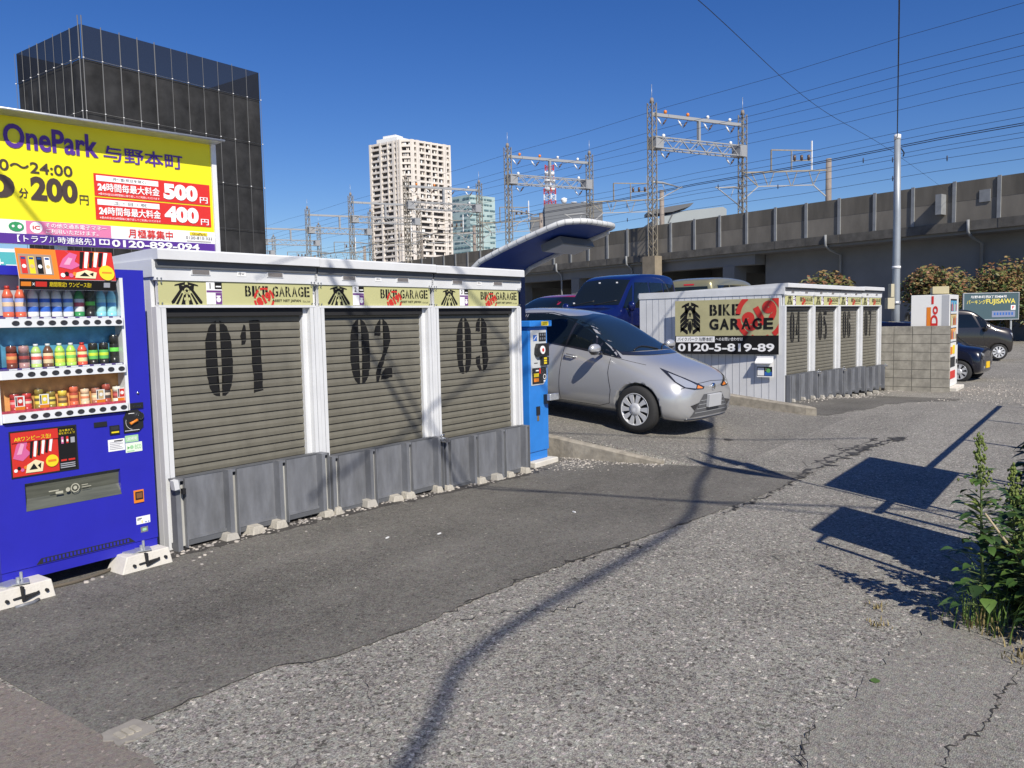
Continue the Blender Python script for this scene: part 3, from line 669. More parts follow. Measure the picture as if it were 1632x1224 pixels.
# ================================================================== blue vending machine
VMB = mat('vending_blue', (.022, .022, .40), .38, var=.05, scale=5, dirt=.08, dirtcol=(.05, .05, .2), bump=.02, bscale=200)
SHELFW = mat('shelf_white', (.72, .74, .76), .35)
BTN = mat('button_dark', (.035, .035, .04), .3)
ORANGE = mat('print_orange', (.75, .22, .02), .45); YEL = mat('print_yellow', (.80, .62, .02), .45); PINK = mat('print_pink', (.62, .12, .30), .5); REDP = mat('print_red', (.60, .03, .02), .45)
CYAN = mat('print_cyan', (.10, .45, .55), .5); TAN = mat('print_tan', (.62, .45, .22), .5); GREENP = mat('print_pale_green', (.35, .62, .35), .5); SKYB = mat('back_blue', (.10, .34, .55), .6, var=.35, scale=9)
BACKO = mat('back_orange', (.75, .36, .12), .6, var=.4, scale=5); BACKW = mat('back_grey', (.55, .57, .62), .6)
VX0, VX1, VY, VZ0, VZ1 = 2.005, 2.992, 5.27, .09, 1.985
vm = thing('vending_machine', 'bright blue drinks vending machine with three lit shelves beside garage 01', 'vending machine', ((VX0 + VX1) / 2, VY, 0))
def L(x): return x - (VX0 + VX1) / 2
b = MB(); x0, x1 = L(VX0), L(VX1); wx0, wx1, wz0, wz1 = L(2.055), L(2.845), 1.045, 1.93
d = .09
b.box(x0, x1, d, .70, VZ0, VZ1 - .01, VMB)                         # cabinet
b.box(x0, wx0, 0, d, .16, VZ1, VMB); b.box(wx1, x1, 0, d, .16, VZ1, VMB); b.box(wx0, wx1, 0, d, wz1, VZ1, VMB)
tx0, tx1, tz0, tz1 = L(2.165), L(2.755), .505, .675               # pickup opening
b.box(wx0, wx1, 0, d, tz1, wz0, VMB); b.box(wx0, wx1, 0, d, .16, tz0, VMB); b.box(wx0, tx0, 0, d, tz0, tz1, VMB); b.box(tx1, wx1, 0, d, tz0, tz1, VMB)
b.box(x0 + .004, x1 - .004, .005, d, .092, .157, VMB)
b.prism([(L(2.20), .165), (L(2.83), .165), (L(2.79), .20), (L(2.23), .20)], -.0015, .0, DARK, 'y')
for k in range(24): b.box(L(2.24) + k * .0232, L(2.24) + k * .0232 + .012, -.004, -.001, .172, .194, VMB)
b.build('cabinet', vm)
b = MB(); b.prism([(tx0, .0), (tx1, .0)] and [(-.002, tz0), (.06, tz0), (.075, tz0 + .06), (.055, tz1), (-.002, tz1), (.02, tz1 - .02), (.03, tz0 + .07), (.01, tz0 + .03)], tx0, tx1, mat('flap_grey', (.10, .105, .085), .3, var=.3, scale=3, stretch=(1, 1, 14)), 'x')
b.build('pickup_flap', vm)
S = Sheet(); LT = mat('flap_print', (.45, .44, .35), .5); S.ring(.0, .0, .028, .006, LT, 0); S.disc(0, 0, .012, LT, 0); S.disc(-.045, -.004, .014, LT, 0, 10); S.rect(-.12, -.02, -.075, -.005, LT, 0); S.rect(-.16, .0, -.1, .006, LT, 0); S.rect(.04, -.006, .1, -.002, LT, 0); S.rect(.04, .008, .08, .012, LT, 0)
S.build('flap_print', vm, (L(2.46), -.0005, .60), FRONT)
# display: white reveal, back panels, floors, glass
b = MB(); b.box(wx0, wx0 + .012, .0, d + .1, wz0, wz1, SHELFW); b.box(wx1 - .022, wx1, -.003, d + .1, wz0 - .01, wz1, SHELFW)
bars = (1.645, 1.338, 1.083)
b.box(wx0 + .012, wx1 - .022, d - .004, d - .001, 1.69, wz1, BACKW); b.box(wx0 + .012, wx1 - .022, d - .004, d - .001, 1.38, 1.62, SKYB); b.box(wx0 + .012, wx1 - .022, d - .004, d - .001, wz0, 1.31, BACKO)
for z in bars: b.box(wx0 + .012, wx1 - .022, .006, d - .005, z - .012, z + .022, SHELFW)
PLAB = mat('price_label', (.10, .07, .22), .5)
b.box(wx0 + .012, wx1 - .022, .004, .0055, bars[0] + .022, bars[0] + .036, PLAB); b.box(wx0 + .012, wx1 - .022, .004, .0055, bars[1] + .022, bars[1] + .036, PLAB); b.box(wx0 + .012, wx1 - .022, .004, .0055, bars[2] + .022, bars[2] + .04, mat('price_label_red', (.50, .06, .10), .5, var=.5, scale=40))
for k in range(10):
    for z in bars[:2]: b.box(L(2.125 + .0717 * k), L(2.125 + .0717 * k) + .045, .003, .0045, z + .025, z + .033, SHELFW)
b.build('display_shelf', vm)
b = MB(); b.add([(wx0 + .012, 0, wz0), (wx1 - .022, 0, wz0), (wx1 - .022, 0, wz1), (wx0 + .012, 0, wz1)], [(0, 1, 2, 3)], glass('display_glass', (.97, .985, .99), 1.25)); b.build('display_glass', vm)
for z in bars:
    b = MB(); b.box(wx0 + .008, wx1 - .018, -.026, -.0015, z - .027, z + .024, SHELFW, ch=.006); bar = b.build('button_bar', vm)
    for k in range(10):
        b = MB(); b.lathe([(.0215, -.027), (.022, -.029), (.018, -.031), (.012, -.029)], BTN, (0, 0, 0), 18, axis='y'); b.build('button', bar, (L(2.166 + .0694 * k), 0, z - .002)).scale = (1, 1, .68)
# sample drinks behind the glass
def drink(kind, x, z, c1, c2, c3, label, cap=None, hh=.17, r=.027):
    b = MB(); y = VY + .052; A, B2, C = (mat('drink_%s_%s_%s' % tuple(round(v, 2) for v in c), tuple(min(.85, v * 1.35 + .01) for v in c), .28) for c in (c1, c2, c3))  # colours raised to stand in for the light of shelf lamps
    if kind == 'bottle':
        n = 14; b.lathe([(r * .92, 0), (r, .008), (r, hh * .22)], A, n=n); b.lathe([(r, hh * .22), (r * 1.01, hh * .225), (r * 1.01, hh * .62), (r, hh * .625)], B2, n=n); b.lathe([(r, hh * .625), (r * .97, hh * .72), (r * .6, hh * .86), (r * .42, hh * .9)], A, n=n)
        b.lathe([(r * .46, hh * .9), (r * .46, hh)], cap or SHELFW, n=n); b.lathe([(r * 1.015, hh * .38), (r * 1.02, hh * .39), (r * 1.02, hh * .50), (r * 1.015, hh * .51)], C, n=n)
    else:
        n = 14; b.lathe([(r * .86, 0), (r, .006), (r, hh * .3)], B2, n=n); b.lathe([(r, hh * .3), (r * 1.003, hh * .31), (r * 1.003, hh * .68), (r, hh * .69)], A, n=n); b.lathe([(r, hh * .69), (r, hh * .93), (r * .84, hh * .97)], B2, n=n); b.lathe([(r * .85, hh * .97), (r * .85, hh), (r * .74, hh * .985)], CHROME, n=n)
        b.lathe([(r * 1.006, hh * .44), (r * 1.012, hh * .45), (r * 1.012, hh * .56), (r * 1.006, hh * .57)], C, n=n)
    o = b.build('drink_bottle' if kind == 'bottle' else 'drink_can', loc=(x, y, z + .022)); tag(o, label, 'bottle' if kind == 'bottle' else 'can', 'drinks in the blue vending machine'); return o
W3 = (.8, .8, .8); K3 = (.015, .015, .015)
T_ = ['first', 'second', 'third', 'fourth', 'fifth', 'sixth', 'seventh', 'eighth', 'ninth', 'tenth']
row1 = [('bottle', (.55, .10, .05), (.22, .28, .55), (.8, .45, .3), 'red'), ('bottle', (.55, .10, .05), (.22, .28, .55), (.8, .45, .3), 'red'), ('bottle', (.70, .75, .80), (.03, .12, .50), W3, 'blue and clear sports'), ('bottle', (.70, .75, .80), (.03, .12, .50), W3, 'blue and clear sports'), ('bottle', (.70, .75, .80), (.03, .12, .50), W3, 'blue and clear sports'),
        ('bottle', (.6, .72, .85), (.08, .2, .6), (.5, .7, .9), 'white and blue'), ('bottle', (.03, .22, .07), (.72, .74, .72), (.5, .05, .1), 'green and white'), ('can', K3, K3, (.12, .55, .06), 'tall black'), ('bottle', (.22, .52, .75), (.35, .65, .85), (.12, .35, .6), 'pale blue water'), ('bottle', (.22, .52, .75), (.35, .65, .85), (.12, .35, .6), 'pale blue water')]
row2 = [('can', (.45, .08, .04), (.12, .03, .02), (.6, .3, .1), 'dark red coffee'), ('can', (.06, .04, .05), (.35, .2, .2), (.3, .05, .05), 'dark brown coffee'), ('bottle', (.38, .55, .16), (.75, .78, .6), (.6, .1, .08), 'pale green tea'), ('bottle', (.12, .05, .03), (.72, .5, .32), (.5, .1, .06), 'brown and cream'), ('bottle', (.35, .6, .1), (.7, .7, .1), (.2, .5, .1), 'lime green soda'), ('bottle', (.35, .6, .1), (.7, .7, .1), (.2, .5, .1), 'lime green soda'),
        ('bottle', (.65, .08, .05), (.75, .6, .3), (.6, .05, .05), 'red and cream'), ('can', (.1, .4, .1), K3, (.5, .65, .05), 'black and green'), ('can', (.1, .4, .1), K3, (.5, .65, .05), 'black and green'), ('can', K3, K3, (.15, .6, .08), 'tall black')]
row3 = [('can', (.55, .05, .06), (.3, .03, .03), (.7, .3, .3), 'small red'), ('can', (.55, .05, .06), (.4, .03, .03), (.6, .5, .4), 'small red'), ('can', (.65, .5, .08), (.2, .15, .03), (.1, .08, .04), 'yellow coffee'), ('can', (.65, .5, .08), (.2, .15, .03), (.1, .08, .04), 'yellow coffee'), ('can', (.15, .09, .04), (.6, .45, .06), (.5, .3, .1), 'brown and yellow coffee'), ('can', (.4, .07, .04), (.55, .12, .06), (.6, .3, .1), 'dark red coffee'),
        ('can', (.75, .55, .38), (.7, .45, .3), (.6, .2, .1), 'cream cocoa'), ('can', (.6, .4, .25), (.3, .12, .08), (.7, .6, .4), 'tan and brown'), ('can', (.07, .05, .05), (.3, .06, .04), (.6, .5, .4), 'black coffee'), ('can', (.25, .06, .05), (.65, .6, .5), (.5, .1, .1), 'small red and white')]
for ri, (row, z, nm) in enumerate(((row1, bars[0], 'top'), (row2, bars[1], 'middle'), (row3, bars[2], 'bottom'))):
    for k, (kd, a, c, e, nme) in enumerate(row):
        hh = (.20 if kd == 'bottle' else .185) if ri == 0 else ((.155 if kd == 'bottle' else .150) if ri == 1 else (.115 + .02 * (k % 3 == 2)))
        if 'tall' in nme: hh = .19
        if ri == 1 and k == 9: hh = .20
        drink(kd, 2.163 + .0697 * k, z + .0, a, c, e, '%s drink %s, %s from the left on the %s vending shelf' % (nme, kd, T_[k], nm), mat('cap_red', (.55, .04, .03), .4) if nme in ('red', 'red and cream') else None, hh, .0295 if ri == 0 else .0285 if ri == 1 else .0255)
for k in (0, 2, 7, 9):          # small printed cards standing before the bottom shelf drinks
    S = Sheet(); S.rect(0, 0, .056, .10, PURE, 0); S.rect(0, 0, .056, .035, ORANGE, 1); S.rect(.014, .04, .046, .094, [REDP, YEL, TAN, REDP][[0, 2, 7, 9].index(k)], 1); S.disc(.03, .068, .012, PURE, 2, 10); S.rect(.004, .04, .011, .094, INK, 1)
    o = S.build('price_card', None, (2.150 + .0697 * k, VY + .018, bars[2] + .024), FRONT); tag(o, 'orange and white card before the %s drink of the bottom vending shelf' % T_[k], 'card', 'cards on the bottom shelf')
# coin side
def fplate(name, x0, z0, x1, z1, m, dpt=.006, ch=0):
    b = MB(); b.box(L(x0), L(x1), -dpt, -.0003, z0, z1, m); return b.build(name, vm, bevel=.0015)
fplate('display_panel', 2.60, .965, 2.685, .998, PLASTIC)
b = MB(); b.prism([(L(2.795) + q[0], .905 + q[1]) for q in ((0, 0), (.10, 0), (.135, .03), (.135, .12), (.10, .15), (.03, .15), (0, .10))], -.007, -.0003, PLASTIC, 'y'); cp = b.build('coin_panel', vm)
b = MB(); b.cyl((L(2.905), -.02, 1.01), .026, .014, CHROME, 18, 'y'); b.cyl((L(2.905), -.022, 1.01), .017, .004, PLASTIC, 14, 'y'); b.build('lock', cp)
b = MB(); b.tube([(L(2.835), -.016, .963), (L(2.86), -.018, .975), (L(2.885), -.016, .985)], [.011, .008, .010], ORANGE, 8); b.build('return_lever', cp)
S = Sheet(); S.ring(0, 0, .052, .002, PURE, 0, 160, 260); S.rect(-.06, -.058, .04, -.055, PURE, 0); S.rect(-.03, .055, .01, .059, PURE, 0); S.build('coin_print', cp, (L(2.86), -.0075, .975), FRONT)
b = MB(); b.box(L(2.845), L(2.935), -.012, -.0003, 1.062, 1.10, PLASTIC, ch=.002); b.box(L(2.865), L(2.915), -.014, -.012, 1.075, 1.082, CHROME); b.build('coin_slot', vm, bevel=.002)
b = MB(); b.lathe([(.008, -.008), (.01, 0)], CHROME, (L(2.905), 0, 1.165), 12, axis='y'); b.build('bolt', vm)
b = MB(); b.box(L(2.70), L(2.765), -.008, -.0003, .905, .965, PLASTIC); b.box(L(2.708), L(2.757), -.013, -.008, .915, .925, YEL); b.box(L(2.708), L(2.757), -.010, -.008, .935, .958, BTN); bp_ = b.build('bill_slot', vm, bevel=.002)
S = Sheet(); S.rect(0, 0, .112, .078, PURE, 0)
for q in range(5): S.rect(.01, .012 + q * .011, .10 - .01 * (q % 3), .016 + q * .011, mat('print_grey', (.35, .36, .4), .6), 1)
S.rect(.04, .063, .10, .070, INK, 1); S.build('sticker', vm, (L(2.685), -.0008, .795), FRONT)
S = Sheet(); S.rect(0, 0, .092, .046, GREENP, 0); S.text('LED照明', .012, .01, .08, .034, PURE, 1, .01); S.build('sticker', vm, (L(2.80), -.0009, .84), FRONT)
S = Sheet(); S.rect(0, 0, .115, .064, mat('print_mint', (.75, .85, .7), .5), 0); S.disc(.018, .032, .012, GRN, 1, 3); S.text('eco', .062, .018, .108, .048, GREENP, 1, .015); S.rect(.008, .006, .06, .012, GREENP, 1); S.disc(.042, .034, .013, GREENP, 1, 12); S.build('sticker', vm, (L(2.80), -.0018, .772), FRONT)
b = MB(); b.box(L(2.835), L(2.905), -.009, -.0003, .425, .51, ORANGE, ch=.002); b.box(L(2.843), L(2.897), -.0105, -.009, .445, .500, PLASTIC); b.box(L(2.85), L(2.89), -.013, -.0105, .455, .492, mat('cup_brown', (.2, .09, .04), .3)); b.build('change_cup', vm, bevel=.003)
S = Sheet(); S.rect(0, 0, .098, .052, PURE, 0); S.rect(.006, .036, .04, .041, INK, 1); S.rect(.006, .028, .03, .032, INK, 1); S.rect(.036, .006, .042, .024, YEL, 1); S.rect(.06, .006, .072, .012, BLUEP, 1); S.rect(.08, .006, .09, .012, BLUEP, 1); S.build('sticker', vm, (L(2.845), -.0008, .275), FRONT)
S = Sheet(); S.rect(0, 0, .052, .038, mat('foil', (.55, .57, .6), .3, metal=.8, var=.3, scale=60), 0); S.rect(.012, .01, .04, .028, GREENP, 1); S.build('sticker', vm, (L(2.872), -.0008, .215), FRONT)
# advert panel low left: plain bold shapes in red, pink, black and white
def art(S, x0, y0, x1, y1):
    w, hh = x1 - x0, y1 - y0; P = lambda a, c: (x0 + a * w, y0 + c * hh)
    S.rect(x0, y0, x1, y1, REDP, 0)
    for k in range(9): a_ = 12 + 20 * k; S.poly([P(.5, .4), P(.5 + .9 * math.cos(R(a_)), .4 + .9 * math.sin(R(a_)) if .4 + .9 * math.sin(R(a_)) < .99 else .99), P(.5 + .7 * math.cos(R(a_ + 6)), min(.99, .4 + .7 * math.sin(R(a_ + 6))))], [ORANGE, REDP, PINK][k % 3], 1) if .5 + .9 * math.cos(R(a_)) < .99 and .5 + .9 * math.cos(R(a_)) > .01 else None
    S.poly([P(.02, .42), P(.10, .70), P(.24, .93), P(.36, .86), P(.30, .62), P(.40, .50), P(.22, .34)], PINK, 2); S.poly([P(.10, .5), P(.2, .75), P(.27, .72), P(.2, .5)], mat('print_rose', (.75, .35, .5), .45), 3)
    for k in range(6): q_ = .36 + .085 * k; S.poly([P(q_, .40 + .02 * k), P(q_ + .05, .38 + .02 * k), P(q_ + .13, .97), P(q_ + .06, .97)], INK if k % 2 == 0 else PURE, 3)
    S.poly([P(.26, .06), P(.30, .24), P(.48, .34), P(.66, .26), P(.62, .05)], mat('print_cream', (.78, .68, .42), .5), 4)
    S.poly([P(.34, .12), P(.44, .26), P(.52, .12)], INK, 5); S.poly([P(.52, .2), P(.6, .26), P(.58, .12)], INK, 5)
    S.disc(x0 + .84 * w, y0 + .26 * hh, .14 * w, YEL, 5, 18, ry=.14 * w); S.rect(x0 + .75 * w, y0 + .24 * hh, x0 + .93 * w, y0 + .29 * hh, ORANGE, 6)
    for k in range(5): S.disc(x0 + (.06 + .07 * k) * w, y0 + (.14 + .05 * (k % 2)) * hh, .04 * w, [PURE, INK, PINK, ORANGE, PURE][k], 3, 8)
b = MB(); b.box(L(2.095), L(2.49), -.004, -.0003, .715, 1.0, PLASTIC); ad = b.build('advert_panel', vm, bevel=.002)
S = Sheet(); art(S, 0, .0, .268, .265); S.rect(0, .205, .268, .265, REDP, 6); S.text('ARワンピース缶!', .015, .212, .225, .24, YEL, 7, .012); S.rect(.268, 0, .377, .265, INK, 0)
S.text('缶を集めて、', .28, .24, .37, .254, YEL, 1); S.text('賞を当てよう!', .275, .222, .372, .236, YEL, 1)
for q in range(2): S.rect(.288 + .03 * q, .165, .302 + .03 * q, .208, REDP if q else PINK, 1); S.rect(.29 + .03 * q, .175, .3 + .03 * q, .19, PURE, 2)
for q in range(3): S.rect(.275, .012 + .012 * q, .365, .018 + .012 * q, mat('print_grey', (.35, .36, .4), .6), 1)
S.rect(.28, .055, .315, .066, REDP, 1); S.rect(.325, .055, .365, .066, REDP, 1); S.rect(.345, .165, .37, .20, mat('print_grey', (.35, .36, .4), .6), 1)
S.build('advert_print', ad, (L(2.103), -.0048, .725), FRONT)
# feet
for xx in (x0 + .09, x1 - .09):
    b = MB(); b.cyl((xx, .08, .0), .016, .095, GALV, 10); b.cyl((xx, .62, .0), .016, .095, GALV, 10); b.build('foot', vm)
# bent board with the advert fixed to the top front edge
t = thing('poster_board', 'red, pink and black advert board bent forward on top of the blue vending machine', 'poster', (2.47, 5.20, 1.84))
b = MB(); b.prism([(0.0, 0), (.004, 0), (-.008, .065), (.03, .245), (.026, .245), (-.012, .065)], -.29, .29, PURE, 'x'); b.build('board', t)
S = Sheet(); art(S, .23, 0, .58, .185); S.rect(0, 0, .23, .185, ORANGE, 0); S.rect(.01, .025, .2, .15, mat('print_shelf', (.35, .25, .18), .5), 1)
for q in range(4):
    S.rect(.02 + .045 * q, .03, .052 + .045 * q, .135, [REDP, YEL, INK, PURE][q], 2); S.disc(.036 + .045 * q, .075, .012, [PURE, TAN, PURE, TAN][q], 3, 10); S.rect(.024 + .045 * q, .118, .048 + .045 * q, .13, CHROME, 3)
S.build('poster_print', t, (-.29, -.0135, .066), (R(90 - 12), 0, 0))
S = Sheet(); S.rect(0, 0, .58, .062, INK, 0); S.rect(.008, .02, .065, .046, ORANGE, 1); S.text('×', .072, .024, .086, .042, PURE, 1); S.rect(.09, .018, .155, .048, REDP, 1); S.text('期間限定!', .17, .018, .27, .048, YEL, 1, .012); S.text('ワンピース缶!', .285, .018, .42, .048, YEL, 1, .012); S.rect(.50, .02, .54, .05, mat('print_grey', (.35, .36, .4), .6), 1)
S.build('poster_strip', t, (-.29, -.0022, .002), (R(90 + 9), 0, 0))
# anchor blocks
def anchor(x, y, label):
    t = thing('anchor_block', label, 'concrete block', (x, y, 0))
    b = MB(); b.prism([(-.165, -.09), (.165, -.09), (.165, .12), (-.165, .12)], -.01, .105, CONC_P, 'z'); V = b.v
    for i, p in enumerate(V):
        if p[2] > 0: V[i] = (p[0] * .93 + (.012 if p[0] < 0 else 0), p[1] * .82 + .01, p[2])
        if p[0] < 0 and p[2] <= 0: V[i] = (p[0] - .03, p[1], p[2])
    b.box(-.07, .06, -.0885, -.06, .04, .052, DARK, Matrix.Rotation(R(-3), 4, 'Y')); b.build('block', t, bevel=.012)
    b = MB(); b.cyl((-.105, -.094, .042), .010, .02, DARK, 12, 'y'); b.cyl((.115, -.092, .05), .010, .02, DARK, 12, 'y'); b.prism([(-.01, .02), (.07, .045), (.07, .06), (-.01, .035)], -.093, -.08, DARK, 'y'); b.box(-.025, -.012, -.094, -.06, .02, .106, DARK); b.build('moulding', t)
    b = MB(); b.box(-.09, .03, -.02, .10, .106, .114, GALV, Matrix.Rotation(R(14), 4, 'Z')); b.box(-.04, .05, -.055, .05, .113, .12, GALV, Matrix.Rotation(R(-20), 4, 'Z')); b.cyl((-.01, -.01, .118), .012, .03, GALV, 8); b.cyl((.02, .02, .118), .009, .05, GALV, 8); b.build('bracket', t)
anchor(2.845, 5.215, 'pale concrete anchor block under the right foot of the blue vending machine')
anchor(2.06, 5.175, 'pale concrete anchor block under the left foot of the blue vending machine')
b = MB(); b.tube([(2.25, 5.24, .012), (2.4, 5.22, .014), (2.5, 5.24, .012), (2.62, 5.27, .013), (2.72, 5.33, .015)], .011, mat('old_rope', (.12, .10, .075), .95, bump=.6, bscale=200), 8); tag(b.build('rope'), 'old brown rope lying under the front edge of the vending machine', 'rope')
b = MB(); b.tube([(1.98, 5.05, .008), (2.08, 5.05, .01), (2.12, 5.08, .01)], .012, GREY, 6); tag(b.build('metal_rod'), 'short grey metal rod on the asphalt before the left anchor block', 'rod')

# ================================================================== yellow parking sign
SGY = mat('sign_yellow', (.80, .72, .012), .42, var=.02, scale=2); SGP = mat('sign_purple', (.085, .025, .26), .45); SGI = mat('sign_ink', (.055, .035, .03), .5)
SGA = R(-7.8)
t = thing('parking_sign', 'big yellow OnePark parking price sign with purple phone band behind garage 01', 'sign', (6.0, 8.91, 0), SGA)
SW, SZ0, SZ1 = 3.35, 2.50, 3.80
b = MB(); b.box(-SW, 0, 0, .06, SZ0, SZ1, PURE); b.build('board', t)
b = MB(); b.box(-SW, .05, -.27, .12, SZ1, SZ1 + .018, GALV); b.tube([(-SW, -.27, SZ1 + .008), (.06, -.27, SZ1 + .008)], .014, GALV, 8); b.build('hood', t)
b = MB(); b.box(0, .06, -.03, .1, 2.0, SZ1, WHITE); b.build('frame_edge', t)
for xx in (-.3, -1.7, -3.1):
    b = MB(); b.box(xx - .05, xx + .05, .065, .165, -.1, SZ1 - .1, GALV); b.build('post', t)
S = Sheet(); S.step = .003; HH = SZ1 - SZ0; U = lambda x: SW + x
S.rect(0, .24, SW, HH, SGY, 0)
S.rect(0, 0, SW, .105, SGP, 1); S.rect(0, .105, SW, .245, PURE, 1)
S.text('OnePark', U(-2.215), .975, U(-1.295), 1.225, SGP, 3, .028); S.text('与野本町', U(-1.245), .955, U(-.36), 1.125, SGP, 3, .03)
S.text('0:00〜24:00', U(-2.50), .74, U(-1.575), .855, SGI, 3, .015)
S.text('0', U(-2.42), .46, U(-2.14), .70, SGI, 3, .045); S.text('分', U(-2.105), .475, U(-2.02), .575, SGI, 3, .025); S.text('200', U(-1.995), .46, U(-1.535), .71, SGI, 3, .045); S.text('円', U(-1.52), .455, U(-1.43), .555, SGI, 3, .02)
SR = mat('sign_red', (.62, .025, .02), .45)
for k, (z0, dd, am) in enumerate(((.565, '月〜金(祝日を除く)', '500'), (.305, '土・日・祝', '400'))):
    xa, xb = U(-1.362), U(-.033); S.rect(xa, z0, xb, z0 + .245, SR, 2)
    S.rect(xa + .025, z0 + .165, U(-.655), z0 + .225, PURE, 3); S.text(dd, xa + .20, z0 + .175, xa + .56, z0 + .215, SGI, 4)
    S.text('24時間毎最大料金', xa + .035, z0 + .055, U(-.65), z0 + .145, PURE, 4, .035); S.text('※最大料金は24時間毎に繰り返してご利用いただけます', xa + .04, z0 + .012, U(-.65), z0 + .038, PURE, 4)
    S.text(am, U(-.60), z0 + .03, U(-.19), z0 + .215, PURE, 4, .06); S.text('円', U(-.165), z0 + .02, U(-.07), z0 + .09, PURE, 4, .025)
S.rect(U(-2.06), .108, U(-1.21), .243, mat('sign_pink', (.66, .19, .36), .5), 2); S.disc(U(-1.965), .176, .06, PURE, 3); S.text('IC', U(-2.0), .155, U(-1.93), .195, SR, 4, .03)
S.text('その他交通系電子マネー', U(-1.875), .182, U(-1.26), .232, PURE, 4, .015); S.text('ご利用いただけます。', U(-1.875), .12, U(-1.35), .17, PURE, 4, .015)
GS = mat('sign_green', (.03, .28, .10), .5); S.poly([(U(-2.15) + .072 * math.cos(R(a)), .175 + .05 * math.sin(R(a))) for a in range(0, 360, 24)], GS, 3); S.disc(U(-2.12), .175, .02, PURE, 4); S.disc(U(-2.18), .178, .013, PURE, 4)
S.text('月極募集中', U(-1.12), .125, U(-.425), .222, SR, 4, .03, False)
S.rect(U(-.31), .195, U(-.09), .232, YEL, 3); S.text('OnePark', U(-.28), .2, U(-.11), .226, SGI, 4); S.text('0120-810-322', U(-.36), .15, U(-.03), .182, SGI, 4); S.rect(U(-.35), .122, U(-.05), .128, SGI, 4)
S.text('【トラブル時連絡先】', U(-2.15), .018, U(-1.39), .092, PURE, 4, .015); S.rect(U(-1.345), .03, U(-1.235), .09, PURE, 4); S.disc(U(-1.313), .062, .02, SGP, 5, 12); S.disc(U(-1.267), .062, .02, SGP, 5, 12)
S.text('0120-899-094', U(-1.21), .012, U(-.20), .092, PURE, 4, .03)
S.build('lettering', t, (-SW, -.0015, SZ0), FRONT)
t = thing('service_sign', 'teal sign panel with white letters between the parking sign and the vending machine', 'sign', (3.90, 9.15, 0), SGA)
b = MB(); b.box(-1.3, 0, 0, .03, 2.06, 2.44, PURE); b.build('board', t)
S = Sheet(); S.step = .003; S.rect(0, .06, 1.27, .345, mat('sign_teal', (.08, .42, .45), .5), 0); S.text('車サー', .86, .13, 1.24, .28, PURE, 1, .03); S.build('lettering', t, (-1.3, -.0015, 2.06), FRONT)
for xx in (-1.1, -.15):
    b = MB(); b.box(xx - .04, xx + .04, .032, .11, -.1, 2.4, GALV); b.build('post', t)
# ================================================================== ticket machine and its canopy
TKB = mat('machine_blue', (.025, .20, .62), .42, var=.12, scale=3, dirt=.15, dirtcol=(.05, .16, .35))
TKG = mat('machine_panel', (.55, .57, .58), .4, var=.05)
TX0, TX1, TY = 7.60, 7.985, 5.36; tz = -.035
t = thing('ticket_machine', 'tall bright blue parking ticket machine on a pale concrete slab beside garage 03', 'ticket machine', ((TX0 + TX1) / 2, TY, 0))
hw = (TX1 - TX0) / 2
b = MB(); b.box(-hw, hw, .0, .34, tz + .10, 1.515, TKB); b.box(-hw + .015, hw - .015, .012, .33, tz, tz + .10, TKB); b.build('cabinet', t, bevel=.006)
b = MB(); b.box(-hw - .03, hw + .03, -.05, .36, 1.515, 1.585, TKB); b.build('cap', t, bevel=.008)
S = Sheet(); S.rect(0, 0, .15, .05, YEL, 0); S.rect(.03, .03, .12, .035, INK, 1); S.rect(.03, .014, .12, .019, INK, 1); S.build('cap_sticker', t, (-.0, -.0515, 1.525), FRONT)
b = MB(); b.prism([(-hw + .04, .84), (hw - .10, .84), (hw - .03, .91), (hw - .03, 1.475), (-hw + .04, 1.475)], -.006, .0, TKG, 'y'); p = b.build('control_panel', t)
def tp(name, x0, z0, x1, z1, m, dp, parent=None):
    b = MB(); b.box(-hw + x0, -hw + x1, -.006 - dp, -.0065, z0, z1, m); return b.build(name, parent or p, bevel=.003)
tp('display', .20, 1.345, .345, 1.445, PLASTIC, .006); S = Sheet()
for q in range(6): S.rect(.01 + .045 * (q % 3), .015 + .045 * (q // 3), .035 + .045 * (q % 3), .04 + .045 * (q // 3), mat('lcd_grey', (.16, .18, .2), .3), 0)
S.build('display_print', p, (-hw + .205, -.0135, 1.348), FRONT)
S = Sheet(); S.rect(0, 0, .08, .07, BLUEP, 0); S.line([(.01, .01), (.07, .06)], .008, PURE, 1); S.build('sticker', p, (-hw + .085, -.0075, 1.35), FRONT)
b = MB(); b.prism([(-hw + .10, 1.20), (-hw + .14, 1.17), (-hw + .35, 1.17), (-hw + .35, 1.32), (-hw + .14, 1.32), (-hw + .11, 1.27)], -.05, -.0065, PLASTIC, 'y'); b.cyl((-hw + .21, -.06, 1.245), .048, .012, PURE, 20, 'y'); b.cyl((-hw + .21, -.063, 1.245), .022, .004, REDP, 12, 'y'); b.build('card_reader', p, bevel=.004)
tp('note_slot', .22, 1.065, .36, 1.16, PLASTIC, .035); S = Sheet()
for q in range(3): S.rect(.03, .01 + .028 * q, .09, .03 + .028 * q, YEL, 0)
S.build('button_print', p, (-hw + .22, -.0425, 1.07), FRONT)
tp('slit', .10, 1.09, .17, 1.10, PLASTIC, .002)
b = MB(); b.prism([(-hw + .055, .855), (hw - .11, .855), (hw - .04, .91), (hw - .04, 1.04), (-hw + .055, 1.04)], -.012, -.0065, PLASTIC, 'y'); q_ = b.build('coin_panel', p, bevel=.003)
S = Sheet()
for q in range(2): S.rect(.02, .02 + .055 * q, .12, .062 + .055 * q, ORANGE if q == 0 else YEL, 0)
